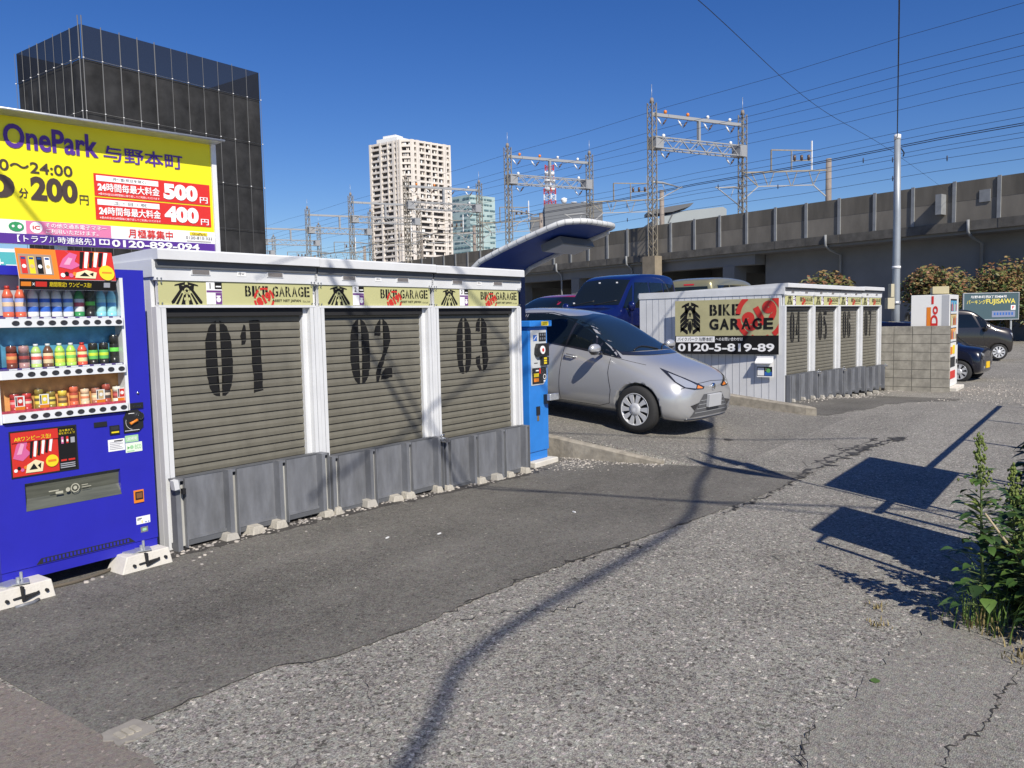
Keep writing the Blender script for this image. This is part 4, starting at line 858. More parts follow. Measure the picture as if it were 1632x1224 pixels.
S.rect(.13, .11, .16, .17, REDP, 0); S.ring(.24, .07, .03, .008, PURE, 0); S.rect(.215, .01, .25, .03, PURE, 0); S.rect(.06, .14, .12, .155, PURE, 0); S.build('coin_print', q_, (-hw + .06, -.0135, .86), FRONT)
b = MB(); b.box(hw - .10, hw + .085, -.10, -.045, .65, .725, GALV, ch=.008); b.box(hw - .10, hw - .05, -.05, 0, .61, .72, PLASTIC); b.build('door_handle', t, bevel=.004)
b = MB(); b.box(-hw + .13, -hw + .20, -.012, 0, .49, .59, PLASTIC); b.box(-hw + .145, -hw + .185, -.006, 0, .42, .48, mat('lock_brass', (.3, .22, .1), .4, metal=.5)); b.build('lock_plate', t, bevel=.003)
b = MB(); b.box(7.57, 8.05, 5.27, 5.78, -.14, -.035, CONC_P); tag(b.build('foundation_slab', bevel=.012), 'pale concrete slab under the blue ticket machine', 'slab')
TUBE = mat('canopy_tube', (.62, .63, .63), .4, var=.12, scale=8, dirt=.3, dirtcol=(.35, .34, .32)); MEM = mat('canopy_blue', (.012, .05, .26), .5, var=.1)
CPOST = mat('canopy_post', (.025, .045, .13), .45)
t = thing('canopy', 'curved dark blue canopy with ribbed white edge tube over the blue ticket machine', 'canopy', (0, 0, 0))
cx0, cx1 = 7.96, 9.02
def prof(y):
    """roof curve across the canopy: rises from the back eave to the front"""
    P = [(6.52, 2.02), (6.50, 2.14), (6.44, 2.24), (6.32, 2.325), (6.0, 2.44), (5.6, 2.565), (5.2, 2.675), (5.1, 2.70), (4.92, 2.715)]
    for (a, za), (c, zc) in zip(P, P[1:]):
        if c <= y <= a: return za + (zc - za) * (a - y) / max(a - c, 1e-6)
    return P[0][1] if y > P[0][0] else P[-1][1]
rim = [(cx0, 6.53, .8), (cx0, 6.53, 1.6)] + [(cx0, y, prof(y)) for y in (6.52, 6.50, 6.44, 6.32, 6.0, 5.6, 5.3)]
for a in range(10, 91, 16): rim.append((cx0 + .30 * (1 - math.cos(R(a))), 5.22 - .30 * math.sin(R(a)), prof(5.22 - .30 * math.sin(R(a)))))
for a in range(85, 5, -16): rim.append((cx1 - .30 * (1 - math.cos(R(a))), 5.22 - .30 * math.sin(R(a)), prof(5.22 - .30 * math.sin(R(a)))))
rim += [(cx1, y, prof(y)) for y in (5.22, 5.4, 5.6, 6.0, 6.32, 6.44)]
b = MB(); b.tube(rim[:-6], .034, TUBE, 12)
cls = []; P = [Vector(p) for p in rim[2:-6]]
for p, q in zip(P, P[1:]):
    n = max(1, round((q - p).length / .13))
    for k in range(n):
        c = p + (q - p) * k / n; d = (q - p).normalized() * .004; cl = MB(); cl.tube([c - d * .7, c + d * .7], .0352, GREY, 12); cls.append(cl)
b.build('edge_tube', t); [cl.build('tube_clip', t) for cl in cls]
b = MB(); b.tube([(x + .02, y, z - .03) for x, y, z in rim[-7:]], .036, TUBE, 10); b.build('edge_rail', t)
b = MB(); ys_ = [6.52, 6.48, 6.42, 6.32, 6.1, 5.9, 5.6, 5.4, 5.22, 5.1, 5.0, 4.94]; V = []; F = []
for y in ys_:
    ins = 0 if y > 5.22 else .30 * (1 - math.sqrt(max(0, 1 - ((5.22 - y) / .30) ** 2)))
    for k in range(9): V.append((cx0 + ins + (cx1 - cx0 - 2 * ins) * k / 8, y, prof(y) - .02))
for y_, zz in ((6.53, 1.75),):
    for k in range(9): V.append((cx0 + (cx1 - cx0) * k / 8, y_, zz))
N = len(ys_)
order = [N] + list(range(N))
for i in range(len(order) - 1):
    for k in range(8): a, c = order[i], order[i + 1]; F.append((a * 9 + k, a * 9 + k + 1, c * 9 + k + 1, c * 9 + k))
V2 = [(x, y, z + .012) for x, y, z in V]
b.add(V, F, MEM, True); b.add(V2, F, MEM, True); b.build('roof_membrane', t)
b = MB(); b.bar((cx0, 6.47, 2.17), (cx1, 6.47, 2.17), .035, .035, GREY); b.build('crossbar', t)
b = MB(); b.box(cx1 - .06, cx1 + .06, 6.44, 6.56, h(9, 6.5) - .05, 2.30, CPOST); b.build('post', t)
b = MB(); b.box(cx0 - .05, cx0 + .05, 6.57, 6.65, h(8, 6.5) - .05, 2.05, CPOST); b.build('post', t)
b = MB(); b.prism([(5.32, 2.50), (5.62, 2.42), (5.64, 2.50), (5.36, 2.585)], 8.30, 9.04, mat('lamp_case', (.16, .17, .18), .45), 'x'); b.prism([(5.345, 2.492), (5.60, 2.424), (5.60, 2.415), (5.345, 2.483)], 8.33, 9.01, mat('lamp_cover', (.42, .43, .44), .4), 'x'); b.build('light_box', t)

# ================================================================== cars
def paint(name, c, rough=.32, metal=.55): return mat(name, c, rough, metal=metal, coat=1)
GLS = mat('car_glass', (.006, .009, .011), .03, spec=.55); TYRE = mat('tyre', (.022, .022, .023), .85, bump=.05, bscale=80); RIM = mat('rim_silver', (.58, .59, .61), .35, metal=.15, coat=.6); CHR = CHROME
LENS = mat('lamp_lens', (.55, .57, .60), .08, metal=.5, coat=1); AMB = mat('lamp_amber', (.75, .22, .03), .2, coat=1); LBLK = mat('lamp_black', (.02, .02, .024), .15, coat=1)
class Car:
    def __init__(s, name, label, cat, loc, head, pitch, secs, body, sx=1, sy=1, sz=1, wb=2.6, wr=.30, ww=.20, track=.74, group=None, spokes=8, wheels=True, edge=.72):
        s.root = thing(name, label, cat, loc, 0, group); s.root.rotation_mode = 'XYZ'
        s.root.rotation_euler = (0, pitch, head); s.k = (sx, sy, sz); s.pm = body
        V = []; F = []; ns = len(secs)
        for (x, zb, zl, zt, w0, w1, w2, w3) in secs:
            half = [(0, zb), (w0 * .7, zb), (w0, zb + .05), (w1, zb * .45 + zl * .55), (w2, zl), (w3, zt - .055), (w3 * edge, zt - .012 * (1.6 - edge)), (0, zt)]
            ring = half + [(-y, z) for y, z in half[-2:0:-1]]
            for y, z in ring: V.append((x * sx, y * sy, z * sz))
        n = 14
        for i in range(ns - 1):
            for k in range(n): F.append((i * n + k, i * n + (k + 1) % n, (i + 1) * n + (k + 1) % n, (i + 1) * n + k))
        for i in (0, ns - 1):      # caps as a ladder of quads
            for k in range(7): 
                a, c = k, (n - k) % n; a2, c2 = k + 1, (n - k - 1) % n
                f = [i * n + a, i * n + a2, i * n + c2, i * n + c]; f = list(dict.fromkeys(f))
                if len(f) > 2: F.append(tuple(f))
        me = bpy.data.meshes.new('cage'); me.from_pydata(V, [], F); me.materials.append(body)
        bm = bmesh.new(); bm.from_mesh(me); bmesh.ops.recalc_face_normals(bm, faces=bm.faces); bm.to_mesh(me); bm.free()
        me.polygons.foreach_set('use_smooth', [True] * len(me.polygons))
        o = bpy.data.objects.new('tmp', me); COL.objects.link(o); sb = o.modifiers.new('s', 'SUBSURF'); sb.levels = 3; sb.render_levels = 3
        dg = bpy.context.evaluated_depsgraph_get(); full = bpy.data.meshes.new_from_object(o.evaluated_get(dg))
        bm = bmesh.new(); bm.from_mesh(full); s.bvh = BVHTree.FromBMesh(bm); bm.free()
        tmp = []
        for ax in ((0, -wb) if wheels else ()):
            for sd in (-1, 1):
                c = MB(); c.lathe([(wr * 1.13, min(sd * (track - .28), sd * 1.3)), (wr * 1.13, max(sd * (track - .28), sd * 1.3))], DARK, (ax, 0, wr), 40, axis='y')
                co = c.build('cut'); tmp.append(co); bo = o.modifiers.new('b', 'BOOLEAN'); bo.object = co; bo.operation = 'DIFFERENCE'; bo.solver = 'EXACT'
        dg = bpy.context.evaluated_depsgraph_get(); dg.update(); cut = bpy.data.meshes.new_from_object(o.evaluated_get(dg))
        for q in tmp: bpy.data.objects.remove(q)
        bpy.data.objects.remove(o)
        s.body = bpy.data.objects.new('body', cut); COL.objects.link(s.body); s.body.parent = s.root
        if wheels:
            for ax in (0, -wb):
                for sd in (-1, 1): s.wheel(ax, sd, wr, ww, track, spokes)
    def wheel(s, ax, sd, r, w, tr, spokes):
        t = MB(); y0 = -w / 2; P = [(r * .66, y0 + .005), (r * .74, y0), (r * .93, y0 + .008), (r * .985, y0 + .03), (r, y0 + .06), (r, -y0 - .06), (r * .985, -y0 - .03), (r * .93, -y0 - .008), (r * .74, -y0), (r * .66, -y0 - .005)]
        t.lathe(P, TYRE, n=40, axis='y', caps=False)
        wo = bpy.data.objects.new('wheel', t.mesh('wheel')); COL.objects.link(wo); wo.parent = s.root; wo.location = (ax, sd * (tr + .0), r); wo.rotation_euler = (0, 0, 0 if sd < 0 else math.pi)
        m = MB(); yf = y0 + .012; m.lathe([(r * .64, yf + .03), (r * .66, yf - .008), (r * .70, yf - .010), (r * .695, yf + .004), (r * .63, yf + .02)], RIM, n=40, axis='y', caps=False); m.cyl((0, yf + .03, 0), r * .65, .01, DARK, 32, 'y')
        for k in range(spokes):
            a = 2 * math.pi * k / spokes + .2; M = Matrix.Rotation(a, 4, 'Y'); q = 2 * math.pi * r / spokes; j = .0006 * (k % 3)
            m.prism([(-.30 * q * .27, r * .25), (.36 * q * .27, r * .25), (.34 * q * .5, r * .5), (.40 * q * .655, r * .655), (-.22 * q * .655, r * .655), (-.26 * q * .5, r * .5)], yf - .004 - j, yf + .015, RIM, 'y', M=M)
        m.lathe([(r * .0, yf - .012), (r * .12, yf - .012), (r * .27, yf - .007), (r * .29, yf + .02)], RIM, n=20, axis='y')
        m.build('rim', wo)
    def ray(s, o, d):
        hit = s.bvh.ray_cast(Vector(o), Vector(d)); return hit[0], hit[1]
    def patch(s, name, poly, mode, m, off=.004, cuts=3, parent=None, deg=30, thick=.0):
        """a panel lying on the body: outline given in a side (x,z), front (y,z) or slanting view and projected onto it"""
        kx, ky, kz = s.k
        if mode in ('R', 'L'):
            sg = -1 if mode == 'R' else 1; f = lambda a, c: ((a * kx, sg * 3, c * kz), (0, -sg, 0))
        elif mode == 'F': f = lambda a, c: ((4, a * ky, c * kz), (-1, 0, 0))
        elif mode == 'B': f = lambda a, c: ((-8, a * ky, c * kz), (1, 0, 0))
        elif mode == 'T': f = lambda a, c: ((a * kx, c * ky, 4), (0, 0, -1))
        else:
            sg = -1 if mode[0] == 'r' else 1; an = R(deg); d3 = Vector((-math.sin(an), -sg * math.cos(an), 0)); u3 = Vector((math.cos(an), -sg * math.sin(an), 0))
            f = lambda a, c: (tuple(u3 * (a * kx) - d3 * 4 + Vector((0, 0, c * kz))), tuple(d3))
        bm = bmesh.new(); pts = []
        for (ax, ay), (bx, by) in zip(poly, poly[1:] + poly[:1]):
            n = max(1, int(math.hypot(bx - ax, by - ay) / .04))
            pts += [(ax + (bx - ax) * q / n, ay + (by - ay) * q / n) for q in range(n)]
        bm.faces.new([bm.verts.new((a, c, 0)) for a, c in pts]); bmesh.ops.triangulate(bm, faces=bm.faces[:])
        for _ in range(3):
            es = [e for e in bm.edges if e.calc_length() > .09]
            if not es: break
            bmesh.ops.subdivide_edges(bm, edges=es, cuts=1); bmesh.ops.triangulate(bm, faces=bm.faces[:])
        bad = []; nrm = {}
        for v in bm.verts:
            o, d = f(v.co.x, v.co.y); p, nn = s.ray(o, d)
            if p is None: bad.append(v); continue
            if nn.dot(Vector(d)) > 0: nn = -nn
            v.co = p + nn * off
        bmesh.ops.delete(bm, geom=bad, context='VERTS')
        dv = Vector(f(0, 0)[1])
        for fc in bm.faces:
            fc.normal_update()
            if fc.normal.dot(dv) > 0: fc.normal_flip()
            fc.smooth = True
        me = bpy.data.meshes.new(name); bm.to_mesh(me); bm.free(); me.materials.append(m)
        o = bpy.data.objects.new(name, me); COL.objects.link(o); o.parent = parent or s.root; return o
    def gap(s, pts, mode, w=.004, m=None, name='panel_gap', off=.0):
        kx, ky, kz = s.k; sg = -1 if mode == 'R' else 1; P = []
        for (ax, ay), (bx, by) in zip(pts, pts[1:]):
            n = max(2, int(math.hypot(bx - ax, by - ay) / .05))
            for q in range(n + 1):
                a, c = ax + (bx - ax) * q / n, ay + (by - ay) * q / n
                o, d = ((a * kx, sg * 3, c * kz), (0, -sg, 0)) if mode in 'RL' else ((4, a * ky, c * kz), (-1, 0, 0)) if mode == 'F' else ((a * kx, c * ky, 4), (0, 0, -1))
                p, nn = s.ray(o, d)
                if p is not None: P.append(p + nn * off)
        if len(P) > 1:
            b = MB(); b.tube(P, w, m or DARK, 6); return b.build(name, s.root)
HATCH = [(.635, .25, .50, .60, .32, .42, .40, .26), (.615, .19, .53, .67, .52, .60, .57, .42), (.52, .16, .61, .77, .68, .75, .70, .54), (.35, .165, .69, .85, .78, .818, .755, .59), (.05, .18, .77, .915, .81, .845, .79, .64), (-.20, .18, .85, .965, .82, .848, .79, .66),
         (-.50, .18, .91, 1.09, .82, .845, .785, .62), (-.90, .18, .94, 1.30, .82, .84, .785, .56), (-1.25, .18, .96, 1.43, .82, .84, .785, .53), (-1.80, .18, .99, 1.485, .82, .84, .785, .53), (-2.35, .18, 1.03, 1.465, .82, .84, .78, .52), (-2.8, .22, 1.06, 1.36, .81, .83, .76, .48), (-3.08, .28, 1.0, 1.15, .74, .78, .70, .44), (-3.2, .36, .85, .98, .6, .66, .6, .4)]
KEI = [(.50, .32, .70, .96, .50, .60, .58, .46), (.46, .24, .78, 1.02, .64, .68, .65, .54), (.34, .20, .86, 1.07, .69, .715, .69, .59), (.05, .19, .96, 1.11, .70, .73, .715, .62), (-.12, .19, 1.0, 1.16, .705, .733, .72, .63), (-.42, .19, 1.04, 1.45, .71, .735, .72, .60), (-.72, .19, 1.06, 1.74, .71, .735, .72, .585), (-1.0, .19, 1.06, 1.84, .71, .735, .72, .58), (-1.7, .19, 1.07, 1.88, .71, .735, .72, .585), (-2.5, .2, 1.08, 1.875, .71, .735, .72, .585), (-2.80, .22, 1.08, 1.82, .70, .73, .71, .57), (-2.88, .26, 1.06, 1.74, .66, .69, .67, .54), (-2.9, .34, 1.0, 1.6, .5, .55, .52, .42)]
# --- silver hatchback
SILV = paint('paint_silver', (.49, .495, .505), .28, .45)
c = Car('parked_car', 'silver hatchback pulling out of the parking lot beside the blue ticket machine', 'car', (10.12, 4.85, .125), R(-95), R(5.0), HATCH, SILV, spokes=10, track=.755)
for md in 'RL':
    c.patch('side_window', [(-.74, .985), (-1.22, 1.01), (-1.20, 1.345), (-1.02, 1.29), (-.86, 1.19)], md, GLS, .005); c.patch('side_window', [(-1.25, 1.01), (-2.02, 1.05), (-2.10, 1.375), (-1.7, 1.405), (-1.24, 1.355)], md, GLS, .005); c.patch('side_window', [(-2.06, 1.055), (-2.75, 1.13), (-2.62, 1.27), (-2.15, 1.365)], md, GLS, .005)
    c.patch('quarter_window', [(-.40, .93), (-.70, .98), (-.82, 1.165), (-.70, 1.10), (-.55, 1.02)], md, GLS, .005)
    c.patch('window_surround', [(-.33, .915), (-1.2, .985), (-2.0, 1.03), (-2.8, 1.115), (-2.62, 1.29), (-2.15, 1.39), (-1.7, 1.425), (-1.24, 1.375), (-1.0, 1.30), (-.8, 1.19), (-.5, 1.02)], md, LBLK, .0025)
    c.gap([(-.48, .90), (-.47, .72), (-.40, .50), (-.42, .32), (-.60, .26), (-1.5, .25)], md); c.gap([(-1.25, 1.0), (-1.26, .6), (-1.25, .27)], md); c.gap([(-2.05, 1.05), (-2.1, .75), (-2.0, .62)], md)
    sd = 'r' if md == 'R' else 'l'
    c.patch('headlight', [(-.20, .838), (-.06, .795), (.12, .735), (.30, .665), (.385, .625), (.37, .598), (.24, .598), (.10, .625), (-.02, .69), (-.10, .755)], sd, LBLK, .005, deg=35)
    c.patch('headlight_lens', [(-.10, .79), (.06, .74), (.20, .685), (.27, .65), (.26, .612), (.12, .63), (.0, .69)], sd, LENS, .008, deg=35); c.patch('indicator', [(.285, .65), (.355, .618), (.35, .607), (.275, .612)], sd, AMB, .008, deg=35)
    c.patch('fog_recess', [(.20, .40), (.36, .44), (.38, .42), (.33, .335), (.26, .335)], sd, LBLK, .004, deg=35)
    sg = -1 if md == 'R' else 1
    b = MB(); y0 = sg * .80; b.tube([(-.60, y0 - sg * .03, .955), (-.60, y0 + sg * .07, .975)], .028, LBLK, 8)
    MS = Matrix.Translation((-.60, y0 + sg * .155, 1.02)) @ Matrix.Diagonal((.062, .115, .072, 1)); b.lathe([(.02, -1), (.55, -.86), (.9, -.45), (1, 0), (.92, .45), (.6, .84), (.02, 1)], SILV, n=20, M=MS); MS2 = Matrix.Translation((-.60, y0 + sg * .15, .985)) @ Matrix.Diagonal((.058, .11, .045, 1)); b.lathe([(.02, -1), (.6, -.8), (1, 0), (1.01, .3)], LBLK, n=20, M=MS2); b.build('wing_mirror', c.root)
    b = MB(); hp, hn = c.ray((-1.12, sg * 3, .87), (0, -sg, 0)); b.tube([(-1.02, hp.y, .87), (-1.05, hp.y + sg * .035, .872), (-1.18, hp.y + sg * .035, .878), (-1.21, hp.y, .88)], .013, SILV, 8); b.build('door_handle', c.root)
    c.patch('handle_recess', [(-1.03, .85), (-1.20, .86), (-1.20, .90), (-1.03, .89)], md, mat('silver_shaded', (.2, .21, .22), .3, metal=.5), .002)  # darker silver patch paints the shade in the handle cup
c.patch('windshield', [(-.64, .99), (-.3, 1.0), (.3, 1.0), (.64, .99), (.58, 1.18), (.505, 1.39), (0, 1.425), (-.505, 1.39), (-.58, 1.18)], 'F', mat('windshield_glass', (.012, .022, .034), .03, spec=1.0), .005)
c.patch('cowl', [(-.66, .955), (.66, .955), (.64, .99), (-.64, .99)], 'F', LBLK, .006)
for y0 in (-.45, .2):
    b = MB(); P = [c.ray((4, y0 + .55 * q / 6, 1.0 + .04 * math.sin(q / 6 * 3.1)), (-1, 0, 0)) for q in range(7)]; b.tube([p[0] + p[1] * .014 for p in P if p[0]], .009, PLASTIC, 6); b.build('wiper', c.root)
c.patch('grille', [(-.24, .53), (.24, .53), (.44, .33), (.50, .25), (-.50, .25), (-.44, .33)], 'F', mat('grille_grey', (.09, .092, .10), .4), .004)
for q in range(4): c.gap([(-.42 + .04 * q, .30 + .05 * q), (.42 - .04 * q, .30 + .05 * q)], 'F', .005, mat('grille_bar', (.25, .26, .27), .4), 'grille_bar', .005)
c.gap([(-.55, .215), (.55, .215)], 'F', .012, LBLK, 'lower_lip')
b = MB(); b.box(.64, .685, -.165, .165, .36, .525, mat('plate_blank', (.42, .43, .45), .5)); b.build('number_plate', c.root, bevel=.004)
b = MB(); b.lathe([(.045, .0), (.045, .02)], CHR, (.625, 0, .615), 20, axis='x'); b.build('emblem', c.root)
c.gap([(-.62, .955), (-.50, .93), (.0, .86)], 'R') ; c.gap([(-.64, .61), (-.42, .665), (0, .685), (.42, .665), (.64, .61)], 'F')
c.gap([(-.30, .20), (-2.3, .20)], 'R', .009, GREY_D, 'sill_trim')
# --- box vans and the other parked cars
def van_glass(c, md, front=True, zb=1.10, zt=1.66):
    c.patch('side_window', [(-.62, zb + .01), (-1.42, zb + .01), (-1.42, zt), (-.86, zt - .01)], md, GLS, .005); c.patch('side_window', [(-1.48, zb + .01), (-2.08, zb + .01), (-2.08, zt), (-1.48, zt)], md, GLS, .005); c.patch('side_window', [(-2.14, zb + .01), (-2.72, zb + .03), (-2.68, zt - .02), (-2.14, zt)], md, GLS, .005)
    c.patch('quarter_window', [(-.22, zb), (-.56, zb + .01), (-.75, zt - .06), (-.58, zb + .36)], md, GLS, .005)
    c.gap([(-.55, 1.08), (-.45, .6), (-.5, .3)], md); c.gap([(-1.45, 1.66), (-1.45, .3)], md); c.gap([(-2.1, 1.66), (-2.1, .6)], md)
def van_front(c, lens=True):
    c.patch('windshield', [(-.60, 1.17), (0, 1.18), (.60, 1.17), (.55, 1.70), (0, 1.745), (-.55, 1.70)], 'F', mat('windshield_dark', (.008, .012, .016), .04, spec=.4), .005)
    for sd in 'rl': c.patch('headlight', [(-.24, .90), (.06, .86), (.14, .70), (-.02, .66), (-.20, .74)], sd, LENS, .006, deg=50)
    c.patch('grille', [(-.38, .62), (.38, .62), (.36, .46), (-.36, .46)], 'F', LBLK, .005); c.patch('bumper_grille', [(-.5, .38), (.5, .38), (.46, .28), (-.46, .28)], 'F', LBLK, .005)
def mirror(c, m, x, z, ys):
    for sg in (-1, 1):
        b = MB(); b.tube([(x, sg * (ys - .04), z - .02), (x, sg * (ys + .06), z)], .022, LBLK, 8); M = Matrix.Translation((x - .02, sg * (ys + .13), z + .05)) @ Matrix.Diagonal((.055, .085, .11, 1)); b.lathe([(.02, -1), (.6, -.85), (1, -.3), (1, .4), (.7, .85), (.02, 1)], m, n=16, M=M); b.build('wing_mirror', c.root)
BLUEC = paint('paint_blue', (.004, .010, .095), .3, .3)
c = Car('parked_van', 'dark blue boxy kei van parked behind the silver hatchback', 'van', (15.2, 9.1, .66), R(180), R(0), KEI, BLUEC, wb=2.4, wr=.27, track=.65, sx=1.05, sy=1.04, sz=1.03, edge=.93)
van_glass(c, 'R'); van_glass(c, 'L'); van_front(c); mirror(c, BLUEC, -.35, 1.12, .70)
for y0 in (-.5, .05):
    b = MB(); P = [c.ray((4, y0 + .5 * q / 6, 1.21 + .015 * q), (-1, 0, 0)) for q in range(7)]; b.tube([p[0] + p[1] * .012 for p in P if p[0]], .009, PLASTIC, 6); b.build('wiper', c.root)
for yy, zz in ((-.12, 1.70), (.32, 1.69), (-.5, 1.26)):
    p, n = c.ray((4, yy, zz), (-1, 0, 0)); b = MB(); b.box(-.003, .003, -.022, .022, -.022, .022, PURE); o = b.build('windshield_sticker', c.root); o.location = p + n * .008
REDC = paint('paint_red', (.36, .012, .045), .3, .3)
c = Car('parked_car', 'dark red hatchback mostly hidden behind the canopy post and silver hatchback', 'car', (16.9, 12.1, h(17, 12.5)), R(178), 0, HATCH, REDC, sz=1.02)
for md in 'RL': c.patch('side_window', [(-.45, .95), (-2.7, 1.1), (-2.5, 1.29), (-1.8, 1.40), (-1.15, 1.33), (-.8, 1.17)], md, GLS, .005)
c.patch('windshield', [(-.64, .99), (.64, .99), (.505, 1.39), (-.505, 1.39)], 'F', GLS, .005)
b = MB(); b.prism([(-2.5, 1.47), (-2.68, 1.40), (-2.68, 1.56), (-2.66, 1.58)], -.02, .02, REDC, 'y'); b.build('antenna_fin', c.root)
GOLD = paint('paint_gold', (.34, .31, .17), .32, .5)
c = Car('parked_van', 'pale gold minivan behind the white garages, only its roof in view', 'van', (24.9, 9.3, h(22, 9.2) + .20), R(0), 0, KEI, GOLD, edge=.9, sx=1.42, sy=1.15, sz=1.06, wb=2.9, wr=.32, track=.72)
c.patch('rear_window', [(-.54, 1.12), (.54, 1.12), (.46, 1.62), (-.46, 1.62)], 'B', GLS, .006); c.patch('brake_light', [(-.13, 1.655), (.13, 1.655), (.13, 1.69), (-.13, 1.69)], 'B', mat('lamp_red', (.5, .02, .02), .2, coat=1), .010)
for md in 'RL': van_glass(c, md)
# --- right background
NAVY = paint('paint_navy', (.006, .007, .018), .25, .2)
c = Car('parked_car', 'dark navy kei car half hidden behind the white vending machine', 'car', (24.5, 3.10, -.27), R(-96), 0, [(x, zb, zl * .88, zt * .86, a, b_, c_, d_) for x, zb, zl, zt, a, b_, c_, d_ in KEI], NAVY, wb=2.4, wr=.285, track=.655)
c.patch('windshield', [(-.60, 1.02), (.60, 1.02), (.54, 1.46), (-.54, 1.46)], 'F', GLS, .005)
for sd in 'rl':
    c.patch('headlight', [(-.22, .80), (.06, .75), (.14, .60), (.0, .57), (-.18, .66)], sd, LBLK, .006, deg=50); c.patch('headlight_lens', [(-.14, .775), (.0, .74), (.03, .69), (-.1, .70)], sd, LENS, .009, deg=50); c.patch('fog_light', [(.0, .42), (.10, .42), (.10, .36), (.0, .36)], sd, LENS, .006, deg=50)
    c.patch('side_window', [(-.6, .97), (-1.42, .97), (-1.42, 1.42), (-.86, 1.42)], 'R' if sd == 'r' else 'L', GLS, .005)
c.patch('grille', [(-.4, .66), (.4, .66), (.36, .42), (-.36, .42)], 'F', mat('grille_dark', (.05, .05, .055), .3), .006)
for q in range(4): c.gap([(-.38, .46 + q * .05), (.38, .46 + q * .05)], 'F', .006, CHR, 'grille_bar', .006)
b = MB(); b.box(.49, .515, -.165, .165, .36, .525, mat('plate_yellow', (.80, .50, .01), .45)); b.build('number_plate', c.root, bevel=.004)
BROWN = paint('paint_brown', (.032, .028, .027), .26, .4)
c = Car('parked_van', 'dark brown boxy kei van with bright alloy wheels parked before the teal sign', 'van', (34.3, 3.5, -.2), R(-70), 0, [(x, zb, zl, zt * .93 if zt > 1.2 else zt, a, b_, c_, d_) for x, zb, zl, zt, a, b_, c_, d_ in KEI], BROWN, wb=2.4, wr=.285, track=.66, spokes=9, edge=.92, sz=1.07)
for md in 'RL': van_glass(c, md, zb=1.08, zt=1.54)
van_front(c); mirror(c, BROWN, -.42, 1.08, .70)
b = MB(); b.box(.49, .515, -.165, .165, .36, .525, PURE); b.build('number_plate', c.root, bevel=.004)
# ================================================================== block wall, second vending machine, pole
BLK = mat('block_grey', (.33, .31, .265), .9, var=.28, scale=5, bump=.5, bscale=60, dirt=.6, dirtcol=(.09, .085, .08)); MORT = mat('mortar', (.12, .115, .10), .95)
t = thing('block_wall', 'weathered grey concrete block wall between garage 07 and the white vending machine', 'wall', (20.55, 2.93, -.30))
b = MB(); b.box(.006, .114, .006, 3.2, -.2, 1.55, MORT); b.build('mortar_core', t)
b = MB()
for r_ in range(8):
    z0 = -.04 + r_ * .2
    for k in range(9):
        y0 = k * .39 + rnd.uniform(-.001, .001); j = rnd.uniform(0, .003)
        if y0 < 3.2: b.box(j, .12 - j, y0 + .006, min(y0 + .384, 3.2), z0 + .006, z0 + .194, BLK, ch=.004)
b.build('block', t)
VW = mat('vending_white', (.80, .80, .79), .35, dirt=.1, scale=3)
t = thing('vending_machine', 'white drinks vending machine with red and orange side lettering beyond the block wall', 'vending machine', (20.8, 2.99, -.16))
b = MB(); b.box(0, 1.3, 0, .80, 0, 2.12, VW); b.build('cabinet', t, bevel=.01)
b = MB(); b.box(-.002, .0, .005, .16, .01, 2.11, mat('trim_grey', (.45, .46, .48), .4)); b.build('side_trim', t)
S = Sheet(); S.step = .002; S.rect(.33, 1.0, .42, 1.84, ORANGE, 0); S.text('Do', .49 - .225, 1.64 - .075, .49 + .225, 1.64 + .075, SR, 1, .03, True, R(90)); S.rect(.43, 1.91, .475, 2.09, SR, 1)
S.build('side_lettering', t, (-.004, .80, 0), SIDE)
b = MB(); b.box(.12, 1.0, -.006, -.001, 1.02, 2.02, PLASTIC); dw = b.build('display_window', t); S = Sheet()
for r_ in range(3):
    S.rect(0, r_ * .32, .86, r_ * .32 + .05, SHELFW, 0); S.rect(0, r_ * .32 + .05, .86, r_ * .32 + .30, [BACKO, TAN, SKYB][r_], 0)
    for k in range(9): S.rect(.03 + k * .092, r_ * .32 + .06, .09 + k * .092, r_ * .32 + .22 + .04 * (k % 2), [REDP, TAN, INK, GREENP, ORANGE, PURE, REDP, INK, BLUEP][(k * 2 + r_) % 9], 1)
S.build('display_print', dw, (.13, -.0075, 1.04), FRONT)
for nm, x0, z0, x1, z1, mm in (('pickup_flap', .15, .45, .85, .68, PLASTIC), ('coin_panel', 1.06, .95, 1.2, 1.2, PLASTIC), ('price_sticker', .2, .75, .45, .92, ORANGE), ('price_sticker', .55, .75, .8, .95, YEL), ('advert_sticker', .15, .18, .9, .36, REDP), ('change_cup', 1.05, .5, 1.18, .6, BTN)):
    b = MB(); b.box(x0, x1, -.012, -.001, z0, z1, mm); b.build(nm, t)
b = MB(); b.box(20.86, 22.0, 2.82, 3.5, -.34, -.165, CONC_P); tag(b.build('foundation_slab', bevel=.015), 'pale concrete slab under the white vending machine beyond the block wall', 'slab')
b = MB(); b.box(-.17, .17, -.14, .2, 0, .17, mat('carton_tan', (.50, .44, .27), .7)); o = b.build('carton', loc=(21.0, 3.2, 1.962), rot=(0, .1, .3), bevel=.008); tag(o, 'small tan box lying on top of the white vending machine', 'box')
STEEL = mat('pole_steel', (.34, .37, .40), .45, metal=.35, var=.12, scale=2, dirt=.25, dirtcol=(.2, .2, .2))
t = thing('steel_pole', 'tall grey steel cable pole behind garage 07 and the block wall', 'pole', (26.03, 5.15, -.2))
b = MB(); b.tube([(0, 0, 0), (0, 0, 2.2), (-.01, 0, 4.5), (-.02, .02, 6.75)], [.115, .11, .10, .085], STEEL, 14); b.build('pole', t)
